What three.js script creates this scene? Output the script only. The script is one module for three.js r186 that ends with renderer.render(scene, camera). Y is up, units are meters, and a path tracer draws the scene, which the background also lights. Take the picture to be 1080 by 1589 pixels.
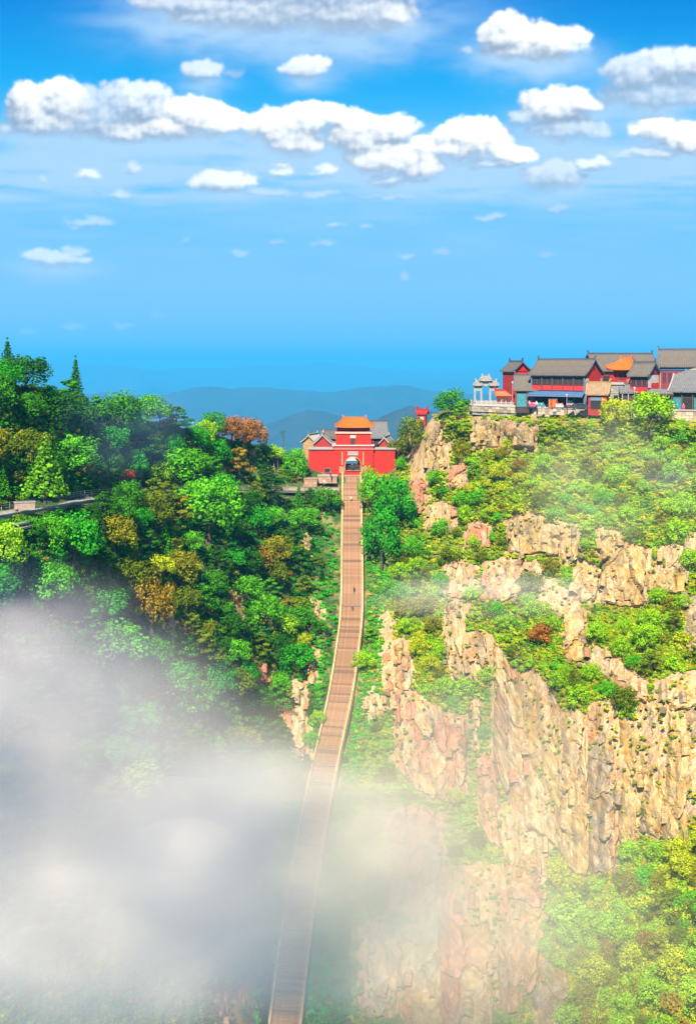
import * as THREE from 'three';
import { mergeGeometries, mergeVertices } from 'three/addons/utils/BufferGeometryUtils.js';
import { MarchingCubes } from 'three/addons/objects/MarchingCubes.js';

// ============================================================ camera, sky, sun, exposure
const F = 1600, PW = 1080, PH = 1589, HORIZON = 565;            // lens in photograph pixels; the eye is at y = 0
const scene = new THREE.Scene();
const camera = new THREE.PerspectiveCamera(2 * Math.atan(PH / 2 / F) * 180 / Math.PI, PW / PH, 1, 90000);
camera.position.set(0, 0, 0); camera.lookAt(0, 0, -1);
camera.setViewOffset(PW, PH, 0, PH / 2 - HORIZON, PW, PH);      // level camera, lens shifted down
const SUN_AZ = -14, SUN_EL = 45;                                  // behind the camera to the right
const renderer = new THREE.WebGLRenderer({ antialias: true });
renderer.toneMapping = THREE.LinearToneMapping;
renderer.toneMappingExposure = 2.5;
renderer.shadowMap.enabled = true;
renderer.setSize(695, 1024);
const rad = Math.PI / 180;
const sunDir = new THREE.Vector3(Math.sin(SUN_AZ * rad) * Math.cos(SUN_EL * rad), Math.sin(SUN_EL * rad), Math.cos(SUN_AZ * rad) * Math.cos(SUN_EL * rad));
const sun = new THREE.DirectionalLight(new THREE.Color(1, 0.92, 0.76), 5.0);
sun.position.copy(sunDir).multiplyScalar(500).add(new THREE.Vector3(0, -40, -220));
sun.target.position.set(0, -40, -220); sun.castShadow = true;
Object.assign(sun.shadow.camera, { left: -220, right: 220, top: 220, bottom: -220, near: 10, far: 1200 });
scene.add(sun, sun.target);
scene.fog = new THREE.FogExp2(new THREE.Color(0.07, 0.54, 1.0), 0.00012);

// ------------------------------------------------------------ noise and random
let seedState = 12345;
function rnd() { seedState = (seedState + 0x6d2b79f5) | 0; let t = Math.imul(seedState ^ (seedState >>> 15), 1 | seedState); t = (t + Math.imul(t ^ (t >>> 7), 61 | t)) ^ t; return ((t ^ (t >>> 14)) >>> 0) / 4294967296; }
const rr = (a, b) => a + (b - a) * rnd();
const pick = (a) => a[Math.floor(rnd() * a.length)];
const clamp = (x, a, b) => Math.min(b, Math.max(a, x));
const sstep = (a, b, x) => { const t = clamp((x - a) / (b - a), 0, 1); return t * t * (3 - 2 * t); };
const lerp = (a, b, t) => a + (b - a) * t;
function h3(x, y, z) { let h = Math.imul(x, 374761393) ^ Math.imul(y, 668265263) ^ Math.imul(z, 2147483647 ^ 91939); h = Math.imul(h ^ (h >>> 13), 1274126177); h ^= h >>> 16; return (h >>> 0) / 4294967296; }
function vnoise(x, y, z) {
  const xi = Math.floor(x), yi = Math.floor(y), zi = Math.floor(z); let fx = x - xi, fy = y - yi, fz = z - zi;
  fx = fx * fx * (3 - 2 * fx); fy = fy * fy * (3 - 2 * fy); fz = fz * fz * (3 - 2 * fz);
  const a = lerp(lerp(h3(xi, yi, zi), h3(xi + 1, yi, zi), fx), lerp(h3(xi, yi + 1, zi), h3(xi + 1, yi + 1, zi), fx), fy);
  const b = lerp(lerp(h3(xi, yi, zi + 1), h3(xi + 1, yi, zi + 1), fx), lerp(h3(xi, yi + 1, zi + 1), h3(xi + 1, yi + 1, zi + 1), fx), fy);
  return lerp(a, b, fz) * 2 - 1;
}
function fbm(x, y, z, n = 4) { let s = 0, a = 0.5; for (let i = 0; i < n; i++) { s += a * vnoise(x, y, z); x = x * 2.03 + 17; y = y * 2.03 + 5; z = z * 2.03 + 29; a *= 0.5; } return s; }

// ------------------------------------------------------------ the computed sky: blue air and fair-weather clouds
function makeSky() {
  const W = 4096, H = 2048, data = new Float32Array(W * H * 4);
  // cumulus heaps: [x, y, half width, half height] seen from the viewpoint, by where they stand in the sky
  const heaps = [];
  const heap = (x, y, rx, ry, tone = 1) => heaps.push([x, y, rx, ry, ry < 14 ? tone * .86 : tone]);
  heap(300, 8, 95, 26, .80); heap(420, 20, 150, 42, .82); heap(545, 22, 98, 40, .84); heap(610, 25, 32, 26, .9); heap(305, 30, 45, 16, .75); heap(480, -10, 180, 40, .8);
  heap(725, 78, 12, 12, .85); heap(790, 58, 48, 36, 1); heap(850, 70, 66, 30, 1); heap(815, 82, 70, 16, .8);
  heap(318, 112, 36, 20, .8); heap(365, 113, 14, 10, .6); heap(478, 107, 38, 18, .85);
  heap(45, 172, 36, 44, .95); heap(98, 165, 38, 44, 1.03); heap(75, 195, 70, 26, .82); heap(150, 180, 62, 48, .78); heap(215, 165, 55, 38, .85); heap(185, 205, 60, 22, .9);
  heap(300, 182, 44, 34, 1.12); heap(335, 195, 54, 26, 1.08); heap(255, 200, 60, 26, .92); heap(420, 200, 44, 32, 1.1); heap(478, 190, 46, 32, 1.15); heap(515, 185, 26, 22, 1.15); heap(455, 222, 52, 30, 1);
  heap(440, 262, 22, 14, .92); heap(508, 267, 24, 14, .98); heap(552, 210, 40, 38, .98); heap(605, 205, 46, 26, .95); heap(590, 245, 58, 34, 1.08); heap(645, 255, 44, 34, 1.08); heap(625, 280, 70, 13, .95); heap(660, 230, 26, 16, 1.05);
  heap(735, 222, 60, 38, 1.15); heap(790, 243, 36, 20, 1.12); heap(705, 235, 36, 24, 1.05); heap(765, 255, 64, 12, .95);
  heap(865, 170, 56, 34, .95); heap(905, 165, 34, 18, .9); heap(880, 205, 60, 22, .72); heap(815, 185, 22, 18, .75);
  heap(985, 118, 48, 30, .8); heap(1040, 108, 60, 34, .85); heap(1075, 100, 60, 30, .85); heap(1020, 150, 90, 28, .7);
  heap(1020, 205, 44, 22, 1.05); heap(1062, 220, 46, 30, 1.1); heap(920, 255, 32, 14, .9); heap(860, 275, 50, 26, .72); heap(1010, 240, 70, 14, .8);
  heap(138, 270, 24, 14, .92); heap(203, 262, 13, 12, .9); heap(72, 277, 9, 8, .8); heap(182, 300, 28, 9, .9); heap(348, 285, 52, 18, .85); heap(140, 346, 48, 13, .85); heap(88, 402, 50, 18, .8); heap(110, 392, 26, 14, .82);
  heap(48, 514, 20, 8, .8); heap(112, 504, 22, 7, .85); heap(186, 507, 22, 8, .8); heap(520, 351, 14, 6, .85); heap(378, 395, 20, 8, .8); heap(497, 379, 26, 8, .72); heap(631, 395, 14, 7, .78); heap(626, 424, 11, 9, .75); heap(685, 396, 16, 8, .66); heap(290, 376, 12, 8, .66);
  heap(565, 353, 12, 7, .68); heap(755, 336, 26, 6, .8); heap(870, 325, 14, 9, .72); heap(845, 397, 16, 8, .64); heap(243, 489, 10, 6, .66); heap(430, 376, 14, 6, .66); heap(420, 297, 46, 11, .8); heap(497, 300, 36, 8, .8); heap(600, 306, 60, 6, .72);
  const puff = (x, y, k) => { const ix = Math.floor(x), iy = Math.floor(y); let f = 9; for (let a = -1; a <= 1; a++) for (let b = -1; b <= 1; b++) { const dx = ix + a + .15 + .7 * h3(ix + a, iy + b, k) - x, dy = iy + b + .15 + .7 * h3(ix + a, iy + b, k + 31) - y, d = dx * dx + dy * dy; if (d < f) f = d; } return .55 - Math.min(1, f); };
  const dens = (x, y) => {
    const wx = x + 15 * fbm(x / 34, y / 26, 3.1, 4), wy = y + 13 * fbm(x / 30 + 40, y / 24, 7.7, 4);
    let best = -1, tone = 1, sum = 0, ts = 0, rel = 0, body = 0, small = 0;
    for (const h of heaps) {
      if (h[2] > 30 && h[3] > 15) { const bx = (wx - h[0]) / (h[2] * 1.6), by = (wy - h[1] - h[3] * .75) / (h[3] * 1.35); body += Math.exp(-2.2 * (bx * bx + by * by)); }
      const dx = (wx - h[0]) / h[2], dyy = (wy - h[1]) / h[3]; if (dx > 2 || dx < -2 || dyy > 2 || dyy < -2) continue;
      const dy = dyy > 0 ? dyy * 1.25 : dyy, q = 1 - (dx * dx + dy * dy); if (q > best) { best = q; small = h[3] < 16 ? 1 : 0; }
      if (q > -0.6) { const w = (q + 0.6) ** 2; sum += w; ts += w * h[4]; rel += w * dy; }
    }
    const u = x + 5 * fbm(x / 12, y / 12, 31, 3), v = y + 5 * fbm(x / 12, y / 12, 37, 3);
    const n = small ? .9 * fbm(x / 17, y / 5, 2.2, 5) - .1 : .5 * puff(u / 21, v / 17, 5) + .3 * puff(u / 10, v / 8, 9) + .16 * puff(u / 5, v / 4.2, 13) + .2 * fbm(x / 9, y / 7, 2.2, 4);
    return [best + n, sum > 0 ? ts / sum : tone, sum > 0 ? rel / sum : 0, body, small];
  };
  const cloudAt = (x, y) => {
    const [d, tone, rel, body, small] = dens(x, y);
    let a = sstep(-0.12, small ? .95 : lerp(.36, 1.7, sstep(-.3, .7, rel)), d), l = 0; a *= lerp(.55, 1, sstep(.7, .95, tone)) * (small ? .75 : 1);
    if (a > 0.003) {
      const up = dens(x + 5, y - 9)[0], up2 = dens(x + 10, y - 20)[0];
      l = clamp(0.77 + 0.5 * (d - up) + 0.26 * (d - up2) - .22 * sstep(0, .9, rel), 0.46, 1.3) * tone * 1.16;
    }
    // thin veil streaks under the heaps
    const band = Math.exp(-(((y - 262) / 46) ** 2)) * 1.35 + Math.exp(-(((y - 180) / 60) ** 2)) * 0.14 * sstep(700, 900, x) + Math.exp(-(((y - 330) / 90) ** 2)) * 0.16;
    const veil = clamp(1 - (1 - clamp(band * (0.7 + 1.5 * fbm(x / 120, y / 14, 5.5, 5)), 0, 0.85)) * Math.exp(-1.5 * body * (.75 + .8 * fbm(x / 60, y / 16, 1.5, 4))), 0, .9);
    return [a * 0.97, l, veil];
  };
  const stops = [[-3000, .0006, .075, .36], [-900, .001, .10, .45], [-200, .002, .15, .58], [0, .003, .26, .78], [120, .012, .43, .94], [230, .08, .55, 1.0], [330, .20, .60, 1.0], [450, .28, .62, .97], [530, .26, .60, .95], [572, .12, .51, .94], [700, .05, .42, .88]];
  const air = (y) => { let i = 0; while (i < stops.length - 2 && y > stops[i + 1][0]) i++; const t = clamp((y - stops[i][0]) / (stops[i + 1][0] - stops[i][0]), 0, 1); return [1, 2, 3].map((c) => lerp(stops[i][c], stops[i + 1][c], t)); };
  for (let row = 0; row < H; row++) {
    const el = ((row + 0.5) / H - 0.5) * Math.PI; if (el < -0.01) { for (let c = 0; c < W; c++) data.set([.05, .2, .4, 1], (row * W + c) * 4); continue; }
    for (let col = 0; col < W; col++) {
      const az = ((col + 0.5) / W - 0.5) * 2 * Math.PI + Math.PI / 2;           // 0 straight ahead
      const y = HORIZON - F * Math.tan(Math.min(el, 1.35)), o = (row * W + col) * 4;
      let c = air(y), a = 0, l = 0, veil = 0;
      if (Math.abs(az) < 0.42 && el < 0.42) {
        const x = 540 + F * Math.tan(az), yy = HORIZON - F * Math.tan(el) / Math.cos(az);
        c = air(yy); const edge = 1 - sstep(0.37, 0.42, Math.abs(az)), top = 1 - sstep(0.37, 0.42, el);
        [a, l, veil] = cloudAt(x, yy); a *= edge * top; veil *= edge * top;
      }
      if (Math.abs(az) > 0.36 || el > 0.36) {                                      // the same kind of broken cloud all round
        const out = Math.max(sstep(0.36, 0.42, Math.abs(az)), sstep(0.36, 0.42, el));
        const k = 1 / Math.max(Math.sin(el), 0.03), X = Math.cos(az) * Math.cos(el) * k, Z = Math.sin(az) * Math.cos(el) * k;
        const d = fbm(X * 1.6, Z * 1.6, 4.4, 4); const aa = sstep(0.08, 0.3, d) * out * sstep(0.02, 0.12, el);
        if (aa > a) { a = aa; l = clamp(0.7 + d, 0.5, 1); }
      }
      const vc = [.52, .75, 1.0], hz = sstep(330, 560, y), lc = [lerp(l * .97, .55, hz * .5), lerp(l * .98, .72, hz * .4), l];
      for (let i = 0; i < 3; i++) { let v = lerp(c[i], vc[i], veil); const cl = l < .62 ? lc[i] * [.78, .9, 1.08][i] : lc[i] * lerp([.8, .92, 1.06][i], 1, sstep(.62, .95, l)); v = lerp(v, cl, a * (1 - .35 * hz)); data[o + i] = v / renderer.toneMappingExposure; }
      data[o + 3] = 1;
    }
  }
  const t = new THREE.DataTexture(data, W, H, THREE.RGBAFormat, THREE.FloatType);
  t.mapping = THREE.EquirectangularReflectionMapping; t.magFilter = t.minFilter = THREE.LinearFilter; t.needsUpdate = true;
  return t;
}
scene.background = makeSky(); scene.environment = scene.background;

// ============================================================ helpers
const V = (x, y, z) => new THREE.Vector3(x, y, z);
const at = (px, py, D) => V((px - 540) / F * D, -(py - HORIZON) / F * D, -D);   // survey: bearing and distance to a point of the place
const counts = {};
function numbered(n) { const k = counts[n] = (counts[n] ?? -1) + 1; return k ? n + '_' + String(k).padStart(3, '0') : n; }
function tag(o, label, category, group, kind) { o.userData = { ...(label && { label }), ...(category && { category }), ...(group && { group }), ...(kind && { kind }) }; return o; }
function shade(o) { o.traverse((c) => { if (c.isMesh) { c.castShadow = true; c.receiveShadow = true; } }); return o; }
function thing(name, label, category, p = V(0, 0, 0), turn = 0, group, kind) { const g = new THREE.Group(); g.name = numbered(name); g.position.copy(p); g.rotation.y = turn; tag(g, label, category, group, kind); scene.add(g); return g; }
function part(name, geos, m, parent) { const g = Array.isArray(geos) ? (geos.length > 1 ? mergeGeometries(geos.map((x) => x.index ? x.toNonIndexed() : x)) : geos[0]) : geos; const o = new THREE.Mesh(g, m); o.name = name; parent.add(o); return o; }
function box(w, h, d, x = 0, y = 0, z = 0, ry = 0) { const g = new THREE.BoxGeometry(w, h, d).toNonIndexed(); if (ry) g.rotateY(ry); g.translate(x, y + h / 2, z); return g; }
function cyl(r0, r1, h, x = 0, y = 0, z = 0, n = 8) { const g = new THREE.CylinderGeometry(r1, r0, h, n).toNonIndexed(); g.translate(x, y + h / 2, z); return g; }
function bar(a, b, r0, r1 = r0, n = 6) { const d = b.clone().sub(a), g = new THREE.CylinderGeometry(r1, r0, d.length(), n, 1).toNonIndexed(); g.translate(0, d.length() / 2, 0); g.applyQuaternion(new THREE.Quaternion().setFromUnitVectors(V(0, 1, 0), d.normalize())); g.translate(a.x, a.y, a.z); return g; }
function beam(a, b, w, h) { const d = b.clone().sub(a), g = new THREE.BoxGeometry(w, h, d.length()).toNonIndexed(); g.translate(0, 0, d.length() / 2); const q = new THREE.Quaternion().setFromRotationMatrix(new THREE.Matrix4().lookAt(d, V(0, 0, 0), V(0, 1, 0))); g.applyQuaternion(q); g.translate(a.x, a.y, a.z); return g; }
function tex(n, fn, rx = 1, ry = 1, srgb = true) {
  const d = new Uint8Array(n * n * 4); for (let y = 0; y < n; y++) for (let x = 0; x < n; x++) { const c = fn(x / n, y / n), o = (y * n + x) * 4; for (let i = 0; i < 3; i++) d[o + i] = clamp(c[i] * 255, 0, 255); d[o + 3] = 255; }
  const t = new THREE.DataTexture(d, n, n); t.wrapS = t.wrapT = THREE.RepeatWrapping; t.magFilter = THREE.LinearFilter; if (srgb) t.colorSpace = THREE.SRGBColorSpace; t.repeat.set(rx, ry); t.needsUpdate = true; return t;
}
// noise that repeats over the unit square
const tn = (u, v, f, s, n = 4) => { const a = u * 2 * Math.PI, b = v * 2 * Math.PI; let t = 0, am = .5, k = f / 6.283; for (let i = 0; i < n; i++) { t += am * vnoise(Math.cos(a) * k + s, Math.sin(a) * k + Math.cos(b) * k * .83 + s * 3, Math.sin(b) * k + s * 2); k *= 2; am *= .5; } return t; };
const rockMap = tex(512, (u, v) => { const g = .93 + .2 * tn(u, v, 8, 3) + .16 * tn(u * 1, v, 40, 8, 3), st = Math.abs(tn(u, v, 12, 21, 4)), cr = sstep(0, .05, st); const iron = sstep(.02, .3, tn(u, v, 5, 33)); return [g * (.86 + .14 * cr), g * (.84 + .13 * cr) * (1 - .06 * iron), g * (.80 + .12 * cr) * (1 - .2 * iron)]; });
const rockBump = tex(512, (u, v) => { const st = sstep(0, .07, Math.abs(tn(u, v, 12, 21, 4))), g = .5 + .5 * tn(u, v, 26, 5, 5); const q = .25 * st + .75 * g; return [q, q, q]; }, 1, 1, false);
const grainMap = tex(256, (u, v) => { const g = .86 + .2 * tn(u, v, 10, 4) + .16 * tn(u, v, 60, 9, 3); return [g, g, g]; });
const grainBump = tex(256, (u, v) => { const g = .5 + .5 * tn(u, v, 40, 14, 4); return [g, g, g]; }, 1, 1, false);
const lin = (r, g, b) => new THREE.Color().setRGB(r, g, b);
const mat = (c, rough = .85, extra = {}) => new THREE.MeshStandardMaterial({ color: lin(...c), roughness: rough, map: grainMap, bumpMap: grainBump, bumpScale: .03, ...extra });
const M = {
  red: mat([0.574, 0.013, 0.002], .85), redDark: mat([.36, .012, .012], .75), redPink: mat([0.574, 0.025, 0.025], .8), vermilion: mat([.72, .10, .03], .75),
  white: mat([0.517, 0.490, 0.451], .8), stone: mat([0.313, 0.238, 0.170], .9), stonePale: mat([0.380, 0.346, 0.299], .85), stoneWarm: mat([0.381, 0.245, 0.136], .9), stoneDark: mat([.2, .16, .13], .9),
  roofGrey: mat([0.112, 0.101, 0.094], .8), roofGreyWarm: mat([0.150, 0.124, 0.101], .8), roofDark: mat([.10, .10, .12], .7), roofOrange: mat([0.530, 0.156, 0.010], .45), roofOrangeDeep: mat([.62, .14, .012], .5), roofTan: mat([0.336, 0.216, 0.120], .8), roofSlate: mat([0.162, 0.158, 0.167], .8),
  blue: mat([.05, .14, .30], .6), bluePale: mat([0.115, 0.192, 0.294], .6), teal: mat([.04, .22, .25], .6), wood: mat([.12, .05, .03], .7), woodDark: mat([.05, .025, .02], .7), purple: mat([.20, .03, .06], .6), plaster: mat([0.276, 0.258, 0.222], .9), ochre: mat([0.422, 0.245, 0.089], .85), metal: mat([.32, .33, .35], .5),
  glass: new THREE.MeshPhysicalMaterial({ color: lin(.025, .03, .04), roughness: .12 }), dark: mat([.02, .018, .018], .9), orangeCloth: mat([.85, .20, .02], .9), redCloth: mat([.7, .03, .03], .9), pinkCloth: mat([.8, .05, .25], .9), greenCloth: mat([.02, .28, .2], .9), canvasWhite: mat([0.510, 0.510, 0.510], .9),
  bark: mat([.10, .07, .045], .95),
};
const rockM = [[.50, .37, .19], [.47, .29, .18], [.54, .41, .26], [.39, .31, .21], [.54, .25, .17], [.34, .28, .21]].map((c) => new THREE.MeshStandardMaterial({ color: lin(...c), roughness: .92, map: rockMap, bumpMap: rockBump, bumpScale: .22, flatShading: true }));

// ============================================================ the staircase line and the two hillsides
const stairPts = [[737, 545.5, 306.5], [758, 546, 300.3], [830, 546.2, 0], [921, 546.3, 0], [967, 544.5, 0], [1012, 539, 0], [1057, 532.5, 0], [1091, 526.5, 0], [1170, 509, 0], [1252, 492, 0], [1423, 464, 0], [1589, 443, 0], [1800, 420, 0]].map(([py, px, D]) => at(px, py, D || 232.5 / ((py - HORIZON) / F + .653)));
const stairCurve = new THREE.CatmullRomCurve3(stairPts, false, 'centripetal');
const stairSamples = stairCurve.getSpacedPoints(600);
const toPx = (p) => [540 + F * p.x / -p.z, HORIZON - F * p.y / -p.z];
const stairPx = stairSamples.map(toPx);
function stairX(py) { let b = stairPx[0]; for (const s of stairPx) if (Math.abs(s[1] - py) < Math.abs(b[1] - py)) b = s; return b[0]; }
const stairD = (py) => 232.5 / ((py - HORIZON) / F + .653);

function cr(p0, p1, p2, p3, t) { const t2 = t * t, t3 = t2 * t; return .5 * (2 * p1 + (p2 - p0) * t + (2 * p0 - 5 * p1 + 4 * p2 - p3) * t2 + (3 * p1 - p0 - 3 * p2 + p3) * t3); }
function crv(a, i, t, out) { const n = a.length - 1, g = (k) => a[clamp(k, 0, n)]; const p0 = g(i - 1), p1 = g(i), p2 = g(i + 1), p3 = g(i + 2); return out.set(cr(p0.x, p1.x, p2.x, p3.x, t), cr(p0.y, p1.y, p2.y, p3.y, t), cr(p0.z, p1.z, p2.z, p3.z, t)); }

// rows, top to bottom, each a surveyed [bearing, drop, distance]; distance 0 behind the ridge = given as a point
const rowsPy = [860, 920, 1000, 1090, 1200, 1400, 1589, 1800];
const sEdge = (side) => [[side * 0, 0]].flatMap(() => rowsPy.map((py) => { const D = stairD(py), p = at(stairX(py), py, D); p.x += side * 1.7; p.y -= 1.2; return p; }));
const L = [
  [V(-150, -60, -420), V(-100, -20, -320), at(-330, 560, 180), at(-330, 680, 165), at(-330, 820, 155), at(-330, 842, 148), ...[[870, 141], [930, 138], [1000, 135], [1090, 131], [1200, 126], [1400, 119], [1589, 112], [1800, 104]].map(([y, D]) => at(-330, y, D))],
  [V(-130, -70, -430), V(-85, -20, -310), at(-20, 588, 205), at(-20, 690, 188), at(-20, 791, 178), at(-20, 810, 170), ...[[860, 162], [920, 158], [1000, 154], [1090, 149], [1200, 144], [1400, 136], [1589, 127], [1800, 115]].map(([y, D]) => at(-20, y, D))],
  [V(-100, -80, -440), V(-70, -35, -320), at(130, 628, 232), at(130, 700, 214), at(132, 768, 209), at(136, 786, 198), ...[[860, 186], [920, 181], [1000, 175], [1090, 169], [1200, 162], [1400, 149], [1589, 137], [1800, 122]].map(([y, D]) => at(128, y, D))],
  [V(-70, -90, -450), V(-50, -45, -340), at(260, 662, 266), at(260, 714, 252), at(264, 761, 247), at(266, 776, 237), ...[[860, 222], [920, 214], [1000, 204], [1090, 194], [1200, 182], [1400, 162], [1589, 146], [1800, 128]].map(([y, D]) => at(258, y, D))],
  [V(-40, -100, -460), V(-30, -50, -360), at(390, 690, 302), at(395, 726, 296), at(400, 759, 286), at(402, 771, 280), ...[[860, 255], [920, 246], [1000, 234], [1090, 226], [1200, 213], [1400, 190], [1589, 171], [1800, 150]].map(([y, D]) => at(390, y, D))],
  [V(-15, -110, -470), V(-14, -46, -372), at(478, 716, 318), at(476, 737, 305), at(474, 757, 300), at(474, 770, 295), ...[[860, 271], [920, 260], [1000, 246], [1090, 236], [1200, 222], [1400, 199], [1589, 183], [1800, 165]].map(([y, D]) => at(458 - (y - 860) * .07, y, D))],
  [V(-3, -115, -475), V(-3, -44, -376), V(-.8, -32.9, -346), V(-.8, -33.2, -307), V(-.8, -36.4, -302), V(-.8, -38.2, -299), ...sEdge(-1)],
];
const R = [
  [V(3, -115, -475), V(3, -44, -376), V(2.6, -32.9, -346), V(2.6, -33.2, -307), V(2.6, -36.4, -302), V(2.6, -38.2, -299), ...sEdge(1)],
  [V(22, -115, -470), V(18, -40, -372), at(632, 702, 316), at(634, 740, 302), at(636, 775, 294), at(630, 815, 287), ...[[870, 276], [930, 265], [1000, 252], [1090, 238], [1200, 224], [1400, 199], [1589, 181], [1800, 158]].map(([y, D], i) => at(622 - i * 9, y, D))],
  [V(40, -110, -465), V(36, -24, -360), at(672, 650, 302), at(684, 694, 293), at(690, 738, 286), at(690, 780, 279), ...[[845, 270], [910, 259], [985, 247], [1080, 236], [1200, 223], [1400, 198], [1589, 179], [1800, 156]].map(([y, D], i) => at(684 - i * 6, y, D))],
  [V(58, -26, -440), V(52, -12.6, -345), at(733, 642, 286), at(742, 690, 281), at(748, 738, 272), at(752, 790, 264), ...[[850, 257], [905, 250], [970, 242], [1070, 235], [1210, 227], [1390, 200], [1589, 178], [1800, 154]].map(([y, D]) => at(762, y, D))],
  [V(82, -24, -440), V(72, -12.6, -345), at(832, 644, 270), at(832, 690, 264), at(832, 745, 255), at(832, 800, 248), ...[[862, 245], [930, 235], [1000, 225], [1060, 219], [1220, 213], [1370, 205], [1589, 174], [1800, 150]].map(([y, D]) => at(836, y, D))],
  [V(108, -24, -435), V(96, -12.6, -340), at(930, 646, 260), at(930, 690, 250), at(930, 750, 241), at(930, 818, 234), ...[[905, 231], [965, 222], [1030, 213], [1090, 206], [1230, 201], [1360, 194], [1589, 162], [1800, 138]].map(([y, D]) => at(932, y, D))],
  [V(135, -24, -430), V(122, -12.6, -335), at(1035, 649, 250), at(1035, 690, 241), at(1035, 755, 231), at(1035, 838, 222), ...[[915, 218], [985, 209], [1060, 200], [1110, 195], [1230, 190], [1350, 182], [1589, 148], [1800, 126]].map(([y, D]) => at(1036, y, D))],
  [V(175, -22, -420), V(160, -12.6, -325), at(1170, 653, 240), at(1170, 690, 230), at(1170, 760, 219), at(1170, 840, 209), ...[[920, 204], [990, 195], [1070, 186], [1120, 181], [1230, 175], [1350, 166], [1589, 132], [1800, 112]].map(([y, D]) => at(1170, y, D))],
  [V(220, -20, -400), V(205, -12.6, -305), at(1390, 658, 222), at(1390, 700, 212), at(1390, 770, 200), at(1390, 850, 189), ...[[930, 182], [1000, 173], [1080, 163], [1130, 157], [1230, 150], [1350, 142], [1589, 112], [1800, 96]].map(([y, D]) => at(1390, y, D))],
];
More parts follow.
